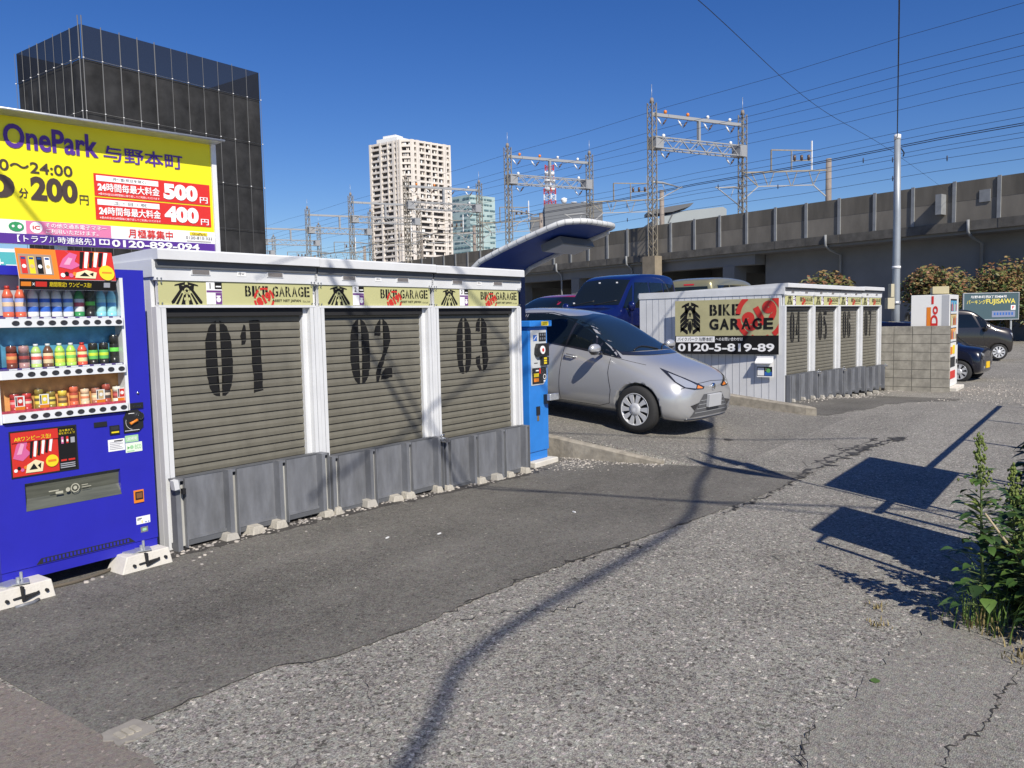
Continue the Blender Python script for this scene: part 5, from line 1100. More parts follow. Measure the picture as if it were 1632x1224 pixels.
b = MB(); b.tube([(-.015, .02, 6.75), (-.02, .02, 6.88)], .095, PURE, 14); b.tube([(-.02, .02, 6.86), (-.02, .02, 6.9)], [.095, .05], PURE, 14); b.build('pole_cap', t)
b = MB(); b.tube([(0, 0, 2.0), (0, 0, 2.1)], .125, GALV, 12); b.tube([(0, 0, 3.05), (0, 0, 3.12)], .12, PURE, 12); b.build('clamp', t)
TANB = mat('meter_tan', (.52, .47, .33), .5)
for z0, z1, w_, off in ((2.22, 2.60, .10, .16), (1.88, 2.20, .20, .20)):
    b = MB(); MM = Matrix.Rotation(R(-53.6), 4, 'Z'); b.box(-off - w_ / 2, -off + w_ / 2, -.14, .06, z0, z1, TANB, MM); b.box(-off + w_ / 2, -.09, -.03, .03, z0 + .12, z0 + .17, GALV, MM); b.build('meter_box', t, bevel=.012)
b = MB(); b.tube([(.08, 0, 6.55), (.22, -.05, 6.5), (.33, -.1, 6.4), (.28, -.08, 6.3)], .018, PLASTIC, 6); b.build('cable_hook', t)
# teal sign in the back
TEAL = mat('board_teal', (.05, .095, .115), .5)
t = thing('parking_board', 'teal parking board with yellow FUJISAWA letters among the red shrubs', 'sign', (47.6, 6.2, -.3), math.atan2(3.94 - 6.18, 49.28 - 47.62))
b = MB(); b.box(0, 2.80, .0, .06, 1.40, 2.72, TEAL); b.build('board', t); b = MB()
for xa, xb, za, zb_ in ((-.04, 0, 1.36, 2.76), (2.80, 2.84, 1.36, 2.76), (0, 2.8, 1.36, 1.40), (0, 2.8, 2.72, 2.76)): b.box(xa, xb, -.02, .08, za, zb_, GALV)
b.build('frame', t)
S = Sheet(); S.step = .004; YL = mat('gold_letter', (.72, .62, .10), .5); S.text('与野本町西3丁目404号', .35, 1.08, 2.2, 1.22, PURE, 1, .02); S.text('パーキング', .15, .78, 1.12, 1.0, YL, 1, .02); S.text('FUJISAWA', 1.15, .72, 2.65, 1.04, YL, 1, .02); S.rect(2.42, .46, 2.66, .70, PURE, 1); S.text('P', 2.48, .5, 2.6, .66, REDP, 2, .02)
S.rect(1.45, .1, 2.65, .42, mat('board_lilac', (.22, .25, .36), .5), 1)
for q in range(7): S.rect(1.55 + .15 * q, .2, 1.64 + .15 * q, .34, BLUEP, 2)
S.build('lettering', t, (0, -.003, 1.40), FRONT)
for xx in (.3, 2.5):
    b = MB(); b.box(xx - .04, xx + .04, .065, .14, -.2, 2.6, GALV); b.build('post', t)

# ================================================================== viaduct
VD = Vector((math.cos(R(73)), math.sin(R(73)), 0)); VN = Vector((VD.y, -VD.x, 0)); VP0 = Vector((56.681, 11.231, 0))
VCON = mat('viaduct_concrete', (.205, .185, .155), .9, var=.22, scale=.55, bump=.15, bscale=8, dirt=.75, dirtcol=(.07, .065, .058), stretch=(1, 1, .45)); VCON2 = mat('viaduct_concrete_top', (.15, .135, .112), .9, var=.25, scale=.6, bump=.15, bscale=8, dirt=.8, dirtcol=(.05, .047, .042), stretch=(1.6, 1, .3)); VDK = mat('viaduct_cornice', (.115, .107, .095), .9, var=.4, scale=1.2, dirt=.8, dirtcol=(.04, .04, .038)); VPOST = mat('parapet_post', (.25, .26, .27), .6, var=.15, scale=2); VSH = mat('viaduct_wall', (.20, .20, .20), .9, var=.12, scale=.5)
vt = thing('viaduct', 'long grey concrete railway viaduct with posted parapet crossing behind the parking lot', 'viaduct', VP0, R(73))
# local frame: x along the viaduct, y towards the camera (so -y is inward)
b = MB()
k0, k1 = -24, 56
for k in range(k0, k1):
    x0 = -1.03 + 2.5 * k; b.box(x0 + .002, x0 + 2.498, -.18, 0, 8.05, 9.2, VCON2); b.box(x0 + .002, x0 + 2.498, -.17, -.006, 6.85, 8.045, VCON)
b.box(-1.03 + 2.5 * k1, 520, -.18, 0, 6.85, 9.2, VCON); b.build('parapet', vt)
for k in range(k0, k1):
    x0 = -1.03 + 2.5 * k; b = MB(); b.box(x0 - .10, x0 + .10, -.02, .075, 6.72, 9.25, VPOST)
    if -20 < k < 40: b.build('parapet_post', vt)
b = MB()
for k in range(k0, k1):
    x0 = -1.03 + 2.5 * k; j = rnd.uniform(-.015, .015); b.box(x0 + .003, x0 + 2.497, -.5, .10 + j, 6.28, 6.84, VDK)
b.box(-1.03 + 2.5 * k1, 520, -.5, .1, 6.28, 6.84, VDK); b.build('cornice', vt)
b = MB(); b.box(-62, 520, -24, -.19, 6.1, 7.4, VSH); b.build('deck', vt)
b = MB(); b.box(-62, 11.2, -22, -1.9, -.6, 6.1, VSH); b.box(11.2, 520, -22, -9.0, -.6, 6.1, VSH)
b.box(11.2, 520, -1.8, -.6, 5.35, 6.1, VSH); b.build('wall', vt)
for k in range(24):
    x0 = 13.6 + 9 * k; b = MB(); b.box(x0 - .55, x0 + .55, -2.0, -.55, -.6, 5.35, VSH); b.box(x0 - .4, x0 + .4, -8.9, -2.0, 4.9, 6.08, VSH); b.build('pier', vt)
for xq in (-4.4, 4.9, 24.0, 33.5):
    b = MB(); b.tube([(xq, .16, 6.9), (xq, .16, 6.2), (xq, -.4, 5.9), (xq, -1.7 if xq < 11 else -.5, 5.6), (xq, -1.75 if xq < 11 else -.5, -.3)], .09, VPOST, 8); b.build('drain_pipe', vt)
b = MB(); b.box(-3.05, -2.7, .02, .62, 7.35, 8.55, VPOST); b.build('equipment_box', vt); b = MB(); b.box(-5.55, -4.95, .0, .05, 7.85, 8.55, VPOST); b.build('hatch_plate', vt)
# overhead-line portals
LAT = mat('lattice_steel', (.27, .245, .20), .6, metal=.15, var=.2, scale=3, dirt=.5, dirtcol=(.22, .15, .09)); INS = mat('insulator', (.10, .06, .04), .3); POLC = mat('pole_concrete', (.26, .22, .19), .85, var=.15, scale=2)
BEAMC = mat('beam_steel', (.35, .355, .36), .5, metal=.2)
def lattice(b, a, c, w, m, pitch, leg=.07):
    """four-legged lattice mast between two points"""
    a = Vector(a); c = Vector(c); d = (c - a); n = max(2, int(d.length / pitch)); dn = d.normalized(); u = Vector((0, 0, 1)) if abs(dn.z) < .5 else Vector((1, 0, 0)); u = (u - dn * u.dot(dn)).normalized(); v = dn.cross(u)
    cs = [u * sx * w / 2 + v * sy * w / 2 for sx, sy in ((-1, -1), (1, -1), (1, 1), (-1, 1))]
    for q in cs: b.bar(a + q, c + q, leg, leg, m)
    for f in range(4):
        q, r_ = cs[f], cs[(f + 1) % 4]
        for k in range(n):
            p0 = a + d * k / n; p1 = a + d * (k + 1) / n
            b.bar(p0 + (q if k % 2 else r_), p1 + (r_ if k % 2 else q), leg * .62, leg * .62, m)
def portal(s, label, detail=True, first=False):
    t = thing('catenary_portal', label, 'railway gantry', VP0 + VD * s, R(73), 'overhead line portals on the viaduct')
    ya, yb = .42, -9.4; xb = -1.5
    A = lambda z: (0, ya, z); Bq = lambda z: (xb, yb, z)
    W = .52
    for P, z0 in ((A, 5.6 if first else 6.9), (Bq, 7.4)):
        b = MB(); lattice(b, P(z0), P(19.1), W, LAT, .62); b.tube([P(19.1), P(19.5)], [.2, .12], POLC, 8); b.build('lattice_mast', t)
        b = MB(); x, y, _ = P(0); b.tube([(x, y, 19.2), (x, y, 20.6)], .02, GALV, 5); b.build('top_rod', t)
    b = MB(); b.bar(A(18.2), Bq(18.2), .22, .26, BEAMC); mid = [(p + q) / 2 for p, q in zip(A(0), Bq(0))]; b.bar((mid[0], mid[1], 16.4), (mid[0], mid[1], 18.1), .24, .24, BEAMC); b.build('upper_beam', t)
    b = MB(); lattice(b, A(15.9), Bq(15.9), .85, BEAMC, .85, .09)
    for P in (A, Bq):
        x, y, _ = P(0); sg = -1 if y > 0 else 1; b.box(x - .46, x + .46, min(y, y + sg * .9), max(y, y + sg * .9), 15.4, 16.4, BEAMC)
    b.build('truss_beam', t)
    def vee(f, z, sz=.7):
        p = Vector(A(z)).lerp(Vector(Bq(z)), f); q = Vector(A(z - sz)).lerp(Vector(Bq(z - sz)), f + .055); r_ = Vector(A(z)).lerp(Vector(Bq(z)), f + .11)
        b = MB(); b.tube([p, p.lerp(q, .25), p.lerp(q, .26), p.lerp(q, .75), p.lerp(q, .76), q], [.02, .02, .07, .07, .02, .02], PURE, 6); b.tube([r_, r_.lerp(q, .25), r_.lerp(q, .26), r_.lerp(q, .75), r_.lerp(q, .76), q], [.02, .02, .07, .07, .02, .02], INS, 6); b.build('insulator', t)
    if detail:
        for f in (.05, .27, .55, .8): vee(f, 18.05)
        for f in (.08, .8): vee(f, 15.35)
        for f, zz, m_ in ((.14, 18.5, ORANGE), (.38, 18.5, ORANGE), (.6, 18.5, PURE), (.85, 18.5, PURE), (.12, 16.55, PURE), (.86, 16.55, PURE)):
            p = Vector(A(zz)).lerp(Vector(Bq(zz)), f); b = MB(); b.lathe([(.05, -.14), (.13, -.1), (.14, .08), (.05, .16)], m_, p, 8); b.build('junction_box', t)
    # bracket arms
    for P, sg in ((A, -1), (Bq, 1)):
        x, y, _ = P(0); b = MB(); b.tube([(x, y, 11.0), (x, y + sg * 3.6, 12.6)], .05, BEAMC, 6); b.tube([(x, y, 12.7), (x, y + sg * 1.2, 12.75), (x, y + sg * 3.7, 12.5)], [.09, .09, .03], BEAMC, 6); b.tube([(x, y + sg * 1.2, 12.7), (x, y + sg * 1.6, 11.9)], .03, BEAMC, 5); b.build('bracket_arm', t)
    # light truss to the concrete pole of the far tracks
    xc, yc = -5.6, -16.2; C = lambda z: (xc, yc, z)
    b = MB(); b.tube([C(7.3), C(15.3)], [.30, .24], POLC, 12); b.build('concrete_pole', t)
    b = MB(); b.bar(Bq(14.1), C(14.3), .13, .13, LAT)
    lo0, lo1 = Vector(Bq(12.9)).lerp(Vector(C(12.9)), .18), Vector(Bq(13.0)).lerp(Vector(C(13.0)), .82); b.bar(lo0, lo1, .09, .09, BEAMC); b.bar(Bq(11.7), lo0, .09, .09, BEAMC); b.bar(lo1, C(11.8), .09, .09, BEAMC); b.bar(Bq(14.1), lo0, .08, .08, LAT)
    for k in range(7):
        f = .1 + .8 * k / 6; p = Vector(Bq(14.1)).lerp(Vector(C(14.3)), f); q = lo0.lerp(lo1, min(1, max(0, (f + (.06 if k % 2 else -.06) - .18) / .64))); b.bar(p, q, .06, .06, LAT)
    b.build('cross_truss', t)
    b = MB(); p0 = Vector(Bq(14.1)).lerp(Vector(C(14.3)), .33); p1 = Vector(Bq(14.1)).lerp(Vector(C(14.3)), .8)
    up = Vector((0, 0, 1)); b.bar(p0, p0 + up * 1.9, .10, .10, LAT); b.bar(p1, p1 + up * 2.6, .10, .10, PURE); b.bar(p0 + up * 1.9, p1 + up * 1.75, .10, .10, LAT); pm = p0.lerp(p1, .5); b.bar(pm, pm + up * 1.8, .1, .1, BEAMC); b.bar(pm + up * .9, p1 + up * .9, .08, .08, LAT)
    for f in (.15, .5, .85): b.lathe([(.05, -.25), (.13, -.2), (.13, .2), (.05, .25)], INS, pm.lerp(p1, f) + up * 1.15, 8)
    b.build('wire_frame', t)
    return t
PL = ['near', 'second', 'third', 'fourth', 'fifth', 'sixth', 'seventh']
for k, s in enumerate((20.6, 40.6, 61.6, 77, 92, 112, 134)):
    portal(s, ['tall lattice railway portal rising beside the viaduct bracket, nearest and largest of the row', 'lattice railway portal before the red and white mast, second largest of the row', 'lattice railway portal in front of the beige apartment tower', 'lattice railway portal left of the beige apartment tower', 'small lattice railway portal farther left along the viaduct', 'tiny lattice railway portal, last but one to the left', 'tiniest lattice railway portal at the far left end of the row'][k], k < 3, k == 0)
b = MB(); b.box(19.9, 21.3, .12, .95, 4.4, 6.6, mat('bracket_concrete', (.27, .225, .165), .85, var=.2, scale=1.5)); b.prism([(.12, 4.4), (.95, 4.4), (.12, 2.6)], 19.9, 21.3, _M['bracket_concrete'], 'x'); o = b.build('mast_bracket', vt)
# wires along the line
WIRE = mat('wire_dark', (.03, .035, .06), .5)
wl = []
for w_, zs in ((1, (18.9, 17.24, 16.54)), (8, (17.9, 17.0, 16.2)), (5, (13.93, 13.4, 12.46, 12.15, 11.62, 10.86))):
    for z in zs: wl.append((w_, z, .014))
wl += [(5.2, 13.06, .028), (5, 12.9, .028)]
for w_, z, r_ in wl:
    b = MB(); base = VP0 + VN * w_; pts = []
    for k in range(-5, 27):
        s = 20.6 * k; pts.append(base + VD * s + Vector((0, 0, z))); pts.append(base + VD * (s + 10.3) + Vector((0, 0, z - .12)))
    b.tube(pts, r_, WIRE, 5)
    if z < 12.5:
        for k in range(14): p = base + VD * (-40 + 13 * k + (z * 7) % 9) + Vector((0, 0, z)); b.lathe([(.02, -.22), (.045, -.12), (.045, .1), (.02, .16)], WIRE, p, 5)
    tag(b.build('overhead_wire'), 'thick dark feeder wire strung along the viaduct past the cable pole' if r_ > .02 else 'thin dark overhead wire strung along the railway viaduct', 'wire', 'feeder wires along the viaduct' if r_ > .02 else 'overhead wires along the viaduct')
# ================================================================== far buildings
NET = mat('scaffold_net', (.026, .026, .027), .75, var=.5, scale=.5, bump=.4, bscale=1.2, spec=.3); POLEM = mat('scaffold_tube', (.12, .122, .125), .5)
def netting(name):
    m = bpy.data.materials.new(name); m.use_nodes = True; t_ = m.node_tree; t_.nodes.clear(); o = t_.nodes.new('ShaderNodeOutputMaterial'); a = t_.nodes.new('ShaderNodeBsdfTransparent'); d_ = t_.nodes.new('ShaderNodeBsdfDiffuse'); d_.inputs[0].default_value = (.024, .027, .036, 1); x = t_.nodes.new('ShaderNodeMixShader'); n = t_.nodes.new('ShaderNodeTexNoise'); n.inputs['Scale'].default_value = .4; r_ = t_.nodes.new('ShaderNodeMapRange'); r_.inputs[3].default_value = .84; r_.inputs[4].default_value = .95
    t_.links.new(n.outputs[0], r_.inputs[0]); t_.links.new(r_.outputs[0], x.inputs[0]); t_.links.new(a.outputs[0], x.inputs[1]); t_.links.new(d_.outputs[0], x.inputs[2]); t_.links.new(x.outputs[0], o.inputs[0]); return m
t = thing('scaffolded_building', 'tall building wrapped in black scaffold netting behind the yellow parking sign', 'building', (41.5, 81.9, 0))
BX, BY, BZ = 20.6, 13.8, 31.2; BT = 28.0
b = MB(); b.box(.25, BX - .25, .25, BY - .25, 0, BT, NET)
r2 = random.Random(3)
for face in (0, 1):
    Ln = BX if face == 0 else BY; n = int(Ln / 1.8); dz = 5.1; z = BT
    while z > 0:
        zz = max(0, z - dz)
        for k in range(n):
            a, c = Ln * k / n, Ln * (k + 1) / n; q = r2.uniform(.0, .10); g = 6; V = []
            for i in range(g + 1):
                for j in range(g + 1):
                    u, v = i / g, j / g; bul = -.16 * math.sin(math.pi * u) * math.sin(math.pi * v) * r2.uniform(.3, 1.2) - q * .3
                    V.append((a + (c - a) * u, bul, zz + (z - zz) * v) if face == 0 else (bul, a + (c - a) * u, zz + (z - zz) * v))
            b.add(V, [(i * (g + 1) + j, (i + 1) * (g + 1) + j, (i + 1) * (g + 1) + j + 1, i * (g + 1) + j + 1) for i in range(g) for j in range(g)], NET, True)
        z = zz
b.build('netting', t)
b = MB(); NT = netting('sheer_net')
b.add([(0, -.05, BT), (BX, -.05, BT), (BX, -.05, BZ), (0, -.05, BZ), (-.05, 0, BT), (-.05, BY, BT), (-.05, BY, BZ), (-.05, 0, BZ), (BX, BY, BT), (BX, BY, BZ)], [(0, 1, 2, 3), (4, 5, 6, 7), (5, 8, 9, 6), (1, 8, 9, 2)], NT); b.build('top_netting', t)
for face in (0, 1):
    Ln = BX if face == 0 else BY; n = int(Ln / 1.8 + .5)
    for k in range(n + 1):
        a = Ln * k / n; hi = BZ + (.12 if k % 5 else .8) if face == 0 and k < 5 or k % 3 == 0 else BZ - .05
        b = MB(); r_ = .055 if k < 5 and face == 0 or (face == 1 and k in (0, 1, 5)) else .028
        b.tube([(a, -.24, 0), (a, -.24, hi)] if face == 0 else [(-.24, a, 0), (-.24, a, hi)], r_, POLEM, 5)
        for z in (BT, BT - 5.1, BT - 10.2):
            p = (a, -.28, z) if face == 0 else (-.28, a, z); b.lathe([(.02, -.06), (.085, -.03), (.085, .03), (.02, .06)], PURE, p, 6)
        b.build('scaffold_tube', t)
b = MB()
for z in (BT, BT - 5.1, BT - 10.2, BT - 15.3):
    b.tube([(0, -.22, z), (BX, -.22, z)], .022, POLEM, 4); b.tube([(-.22, 0, z), (-.22, BY, z)], .022, POLEM, 4)
b.build('ledger_tube', t)
# beige apartment tower
TWW = mat('tower_beige', (.70, .645, .585), .8, var=.06, scale=.2); TWD = mat('tower_recess', (.055, .052, .052), .7, var=.3, scale=.6); TWH = mat('tower_white', (.80, .80, .79), .7)
c1, c2 = Vector((327.89, 313.58, 0)), Vector((331.71, 308.39, 0)); TH = 99.5
dr, dl = Vector((math.cos(R(-11)), math.sin(R(-11)), 0)), Vector((math.cos(R(92)), math.sin(R(92)), 0))
pr2, pl2 = c2 + dr * 26.3, c1 + dl * 22.8
t = thing('apartment_tower', 'tall beige balconied apartment tower with white roof block on the skyline', 'building', (0, 0, 0))
b = MB(); inn = Vector((1.2, 1.2, 0)); back = [pr2 + Vector((5, 22, 0)), pl2 + Vector((25, 4, 0))]
b.prism([(p.x, p.y) for p in (pl2 + inn, c1 + inn, c2 + inn, pr2 + inn, *back)], 0, TH - .5, TWD); b.build('core', t)
FL = 3.1; nfl = 32
def face_grid(p, q, bays, wide):
    d = (q - p); L_ = d.length; d.normalize(); nn = Vector((d.y, -d.x, 0))
    if nn.dot(Vector((-1, -.6, 0))) < 0: nn = -nn
    o1 = MB(); o2 = MB()
    for k in range(nfl + 1):
        z = TH - FL * k
        if z < 1: break
        hh = 1.25; a = p - nn * .0; V = [a + Vector((0, 0, z - hh if k else z - .7)), q + Vector((0, 0, z - hh if k else z - .7)), q + Vector((0, 0, z)), a + Vector((0, 0, z))]
        z0, z1 = (z - .15, z + .95) if k else (z - .6, z + .5)
        for u, v in ((z0, z1),):
            P = [p + Vector((0, 0, u)), q + Vector((0, 0, u)), q + Vector((0, 0, v)), p + Vector((0, 0, v))]; Q = [x - nn * 1.3 for x in P]
            o1.add(P + Q, [(0, 1, 2, 3), (0, 1, 5, 4), (3, 2, 6, 7)], TWW)
        for bx in range(14):
            if r2.random() < .35:
                f = r2.random() * .94; a2 = p + d * L_ * f - nn * .7; o1.add([a2 + Vector((0, 0, z - 2.0)), a2 + d * 1.0 + Vector((0, 0, z - 2.0)), a2 + d * 1.0 + Vector((0, 0, z - .4)), a2 + Vector((0, 0, z - .4))], [(0, 1, 2, 3)], TWH if r2.random() < .4 else TWW)
    for f, w_, zlo in bays:
        a = p + d * L_ * f; P = [a - d * w_ / 2 + nn * .25, a + d * w_ / 2 + nn * .25, a + d * w_ / 2 - nn * 1.4, a - d * w_ / 2 - nn * 1.4]
        o2.prism([(x.x, x.y) for x in P], zlo, TH + .6, TWW)
    o1.build('balcony', t)['kind'] = 'stuff'; o2.build('pier', t)
face_grid(c2, pr2, [(.02, 1.6, 0), (.13, 1.5, 0), (.17, .8, 0), (.33, .7, 62), (.49, 1.0, 0), (.66, .7, 62), (.83, 1.3, 0), (.88, .9, 0), (.985, 1.2, 0)], 1)
face_grid(c1, pl2, [(.02, 1.4, 0), (.10, .9, 0), (.22, 1.6, 0), (.40, .7, 62), (.64, 1.2, 0), (.97, 1.4, 0)], 1)
face_grid(c1, c2, [(.04, 1.2, 0), (.96, 1.2, 0)], 1)
b = MB(); b.prism([(p.x, p.y) for p in (pl2 + Vector((3, -3, 0)), c1 + Vector((3, 5, 0)), c2 + Vector((9, 10, 0)), c2 + Vector((14, 16, 0)), pl2 + Vector((14, 0, 0)))], TH - .5, TH + 3.4, TWH); b.prism([(p.x, p.y) for p in (pl2 + Vector((5, -6, 0)), c1 + Vector((5, 8, 0)), c2 + Vector((8, 14, 0)), pl2 + Vector((12, -4, 0)))], TH + 3.41, TH + 5.2, TWH); b.build('roof_block', t)
# green glass office
GRG = mat('office_green', (.40, .51, .50), .35, var=.12, scale=.1); GRD = mat('office_window', (.12, .20, .22), .15)
t = thing('office_tower', 'pale green glass office tower beside the beige apartment tower', 'building', (466.4, 378.5, 0), R(-8))
b = MB(); b.box(.3, 26.1, .3, 30, 0, 93, GRG); b.build('body', t); b = MB()
for k in range(24):
    z = 90 - 3.9 * k
    if z < 2: break
    for s_ in range(9):
        if r2.random() < .8: b.box(.4 + s_ * 2.85, .4 + s_ * 2.85 + r2.uniform(1.6, 2.8), -.12, .28, z, z + 1.1, GRD)
    for s_ in range(8):
        if r2.random() < .8: b.box(-.12, .28, .4 + s_ * 3.6, .4 + s_ * 3.6 + r2.uniform(2, 3.5), z, z + 1.1, GRD)
b.build('glazing', t)['kind'] = 'stuff'
# grey halls and the red and white mast
GH = mat('hall_grey', (.14, .15, .165), .6, var=.08, scale=.1)
t = thing('grey_hall', 'dark grey windowless building behind the second railway portal', 'building', (207.8, 139.5, 0), math.atan2(125.4 - 139.5, 218.1 - 207.8))
b = MB(); b.box(0, 17.5, 0, 18, 0, 36.3, GH); b.box(-4.2, -.02, 1, 17, 0, 32.6, GH); b.build('body', t)
for q in range(3):
    b = MB(); b.lathe([(.2, 0), (.8, .5), (1.0, 1.6), (.3, 1.9)] if q == 0 else [(.1, 0), (.9, .3), (1.0, .5)], PURE, (6 + q * 3, 2, 36.4), 10); b.build('roof_dish', t)
GH2 = mat('arena_grey', (.30, .33, .34), .6, var=.05, scale=.1)
t = thing('arena', 'pale grey arena with a dark slanting roof canopy above the viaduct', 'building', (229.4, 110.2, 0), math.atan2(95.2 - 110.2, 240.4 - 229.4))
b = MB(); b.prism([(-4, 0), (18.6, 0), (18.6, 33.6), (17.5, 34.3), (4.5, 33.2), (0, 32.0), (-4, 30.5)], 0, 20, GH2, 'y'); b.build('hall', t)
b = MB(); b.prism([(-5, 33.4), (1, 34.6), (8.5, 35.6), (7.5, 34.6), (2, 33.0), (-5, 32.4)], -1, 8, GREY_D, 'y'); b.bar((-3, 0, 26), (-3, 0, 33), .6, .6, GREY_D); b.bar((1, 0, 30), (3, 0, 34), .4, .4, GREY_D); b.build('roof_canopy', t)
MRED = mat('mast_red', (.55, .05, .04), .5)
t = thing('telecom_mast', 'red and white banded telecom mast rising behind the grey hall', 'mast', (250.5, 165.8, 0))
b = MB()
for k in range(11):
    z = 34 + 2.1 * k; lattice(b, (0, 0, z), (0, 0, z + 2.1), 3.0 if k < 7 else 2.2, MRED if k % 2 == 0 else PURE, 1.05, .28)
b.box(-1.4, 1.4, -1.4, 1.4, 0, 34, GH); b.build('mast', t)
for z, rr in ((48.5, 1.9), (51.5, 2.1), (54, 1.8)):
    b = MB(); b.lathe([(rr * .9, -.6), (rr, -.5), (rr, .3), (rr * .9, .4)], PURE, (0, 0, z), 14); b.build('antenna_drum', t)
for k, (px_, py_, zz, ww, label) in enumerate(((150, 205, 14, 30, 'low dark building strip on the skyline left of the beige tower'),)):
    b = MB(); b.box(-ww / 2, ww / 2, 0, 10, 0, zz, GH); tag(b.build('low_building', loc=(px_, py_, 0), rot=(0, 0, -.8)), label, 'building')
# ================================================================== plants
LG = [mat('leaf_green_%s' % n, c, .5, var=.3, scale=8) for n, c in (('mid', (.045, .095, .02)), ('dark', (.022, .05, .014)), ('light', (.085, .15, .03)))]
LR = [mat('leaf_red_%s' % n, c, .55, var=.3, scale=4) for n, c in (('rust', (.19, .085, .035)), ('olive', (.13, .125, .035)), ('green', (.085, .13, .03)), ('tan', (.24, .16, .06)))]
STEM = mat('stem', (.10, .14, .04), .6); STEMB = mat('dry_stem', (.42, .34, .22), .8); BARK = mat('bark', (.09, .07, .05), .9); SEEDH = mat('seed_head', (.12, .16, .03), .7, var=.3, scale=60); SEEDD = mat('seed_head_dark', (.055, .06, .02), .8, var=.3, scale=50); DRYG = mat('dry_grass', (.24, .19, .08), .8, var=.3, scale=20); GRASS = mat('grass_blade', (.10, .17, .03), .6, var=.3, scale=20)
def shrub(x, y, z0, w, d, hh, n, label, seed):
    r = random.Random(seed); t = thing('shrub', label, 'shrub', (x, y, z0), 0, 'reddish shrubs below the viaduct'); b = MB(); blobs = []
    for _ in range(12): blobs.append((r.uniform(-w, w) * .75, r.uniform(-d, d) * .7, hh * r.uniform(.35, .84), r.uniform(.22, .4) * hh))
    for _ in range(n):
        bx, by, bz, br = r.choice(blobs); v = Vector((r.gauss(0, 1), r.gauss(0, 1), r.gauss(0, 1))).normalized() * br * r.random() ** .4
        p = Vector((bx, by, bz)) + v
        if p.z < .1: continue
        s_ = r.uniform(.06, .15); u = Vector((r.gauss(0, 1), r.gauss(0, 1), r.gauss(0, .6))).normalized(); q = u.orthogonal().normalized() * s_ * .5; up = p.z / hh
        m_ = r.choice(LR[:1] + LR[3:] + LR[1:2]) if r.random() < .25 + .5 * up else r.choice(LR[1:3])
        b.add([p - u * s_, p + q, p + u * s_, p - q], [(0, 1, 2, 3)], m_)
    b.build('foliage', t); b = MB()
    for k in range(7): a = r.uniform(-.6, .6) * w; b.tube([(a * .3, 0, 0), (a * .7, r.uniform(-.2, .2), hh * .4), (a, r.uniform(-.3, .3), hh * .75)], [.05, .03, .012], BARK, 5)
    b.build('stem', t)
shrub(50.4, 7.9, -.3, 1.9, 1.3, 4.0, 9500, 'rusty green shrub behind the white vending machine and cable pole', 1)
shrub(52.6, 4.6, -.3, 1.9, 1.3, 4.4, 9500, 'rusty green shrub behind the teal board at the right edge', 2)
shrub(35.1, 9.8, .2, 1.1, .9, 2.8, 5000, 'rust tipped shrub showing above the roofs of garages 04 to 06', 3)
shrub(55, 1.6, -.3, 2.4, 1.2, 4.2, 5000, 'rusty green shrub outside the frame to the right of the teal board', 4)
def leaf(b, p, d, s_, m, bend=.3, wide=.42):
    d = Vector(d).normalized(); sd = d.cross(Vector((0, 0, 1)))
    if sd.length < .05: sd = Vector((1, 0, 0))
    sd.normalize(); n = sd.cross(d); V = []
    for f, w_ in ((0, .02), (.15, .75), (.38, 1), (.65, .72), (.88, .28), (1, 0.02)):
        c = Vector(p) + d * s_ * f - Vector((0, 0, 1)) * bend * s_ * f * f
        V += [c - sd * s_ * wide * w_ + n * .05 * s_ * w_, c - n * .03 * s_ * w_, c + sd * s_ * wide * w_ + n * .05 * s_ * w_]
    F = []
    for i in range(5): F += [(3 * i, 3 * i + 1, 3 * i + 4, 3 * i + 3), (3 * i + 1, 3 * i + 2, 3 * i + 5, 3 * i + 4)]
    b.add(V, F, m, True)
def amaranth(x, y, hh, label, seed, lean=(0, 0), dark=False, nl=46, ls=.075):
    x += .07; y -= .11; hh *= .95; r = random.Random(seed); t = thing('weed_plant', label, 'weed', (x, y, 0), 0, 'roadside weeds at the right edge')
    top = Vector((lean[0], lean[1], hh)); P = [Vector((0, 0, 0)), top * .4 + Vector((.015, .01, 0)), top * .7 - Vector((.01, .0, 0)), top]
    b = MB(); b.tube(P, [.008, .007, .005, .002], STEM, 6); lv = MB(); sh_ = MB()
    def on(f): 
        k = min(2, int(f * 3)); return P[k].lerp(P[k + 1], f * 3 - k)
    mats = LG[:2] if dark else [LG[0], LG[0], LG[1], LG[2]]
    for k in range(nl):
        f = r.uniform(.08, .80); p = on(f); a = r.uniform(0, 6.283); L_ = r.uniform(.04, .16) * (1.15 - f); tip = p + Vector((math.cos(a), math.sin(a), r.uniform(.1, .5))) * L_; b.tube([p, tip], [.0025, .0018], STEM, 4)
        leaf(lv, tip, (math.cos(a), math.sin(a), r.uniform(-.3, .5)), ls * r.uniform(.55, 1.15) * (1.1 - .5 * f), r.choice(mats), r.uniform(.1, .6))
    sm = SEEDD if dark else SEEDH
    for k in range(150):
        f = r.uniform(.70, 1.0); p = on(f); w_ = .028 * (1 - f) / .3 + .006; q = p + Vector((r.gauss(0, w_), r.gauss(0, w_), r.gauss(0, .01))); s_ = r.uniform(.005, .010); sh_.lathe([(.001, -s_), (s_ * .8, -s_ * .3), (s_ * .7, s_ * .5), (.001, s_ * 1.2)], sm, q, 5)
    for k in range(12):
        f = r.uniform(.3, .72); p = on(f); a = r.uniform(0, 6.283); d_ = Vector((math.cos(a), math.sin(a), .9)); pts = [p + d_ * .03 * i + Vector((0, 0, -.004 * i * i)) for i in range(4)]; sh_.tube(pts, [.004, .008, .007, .002], sm, 5)
    b.build('stem', t); lv.build('foliage', t); sh_.build('flower_spike', t); return t
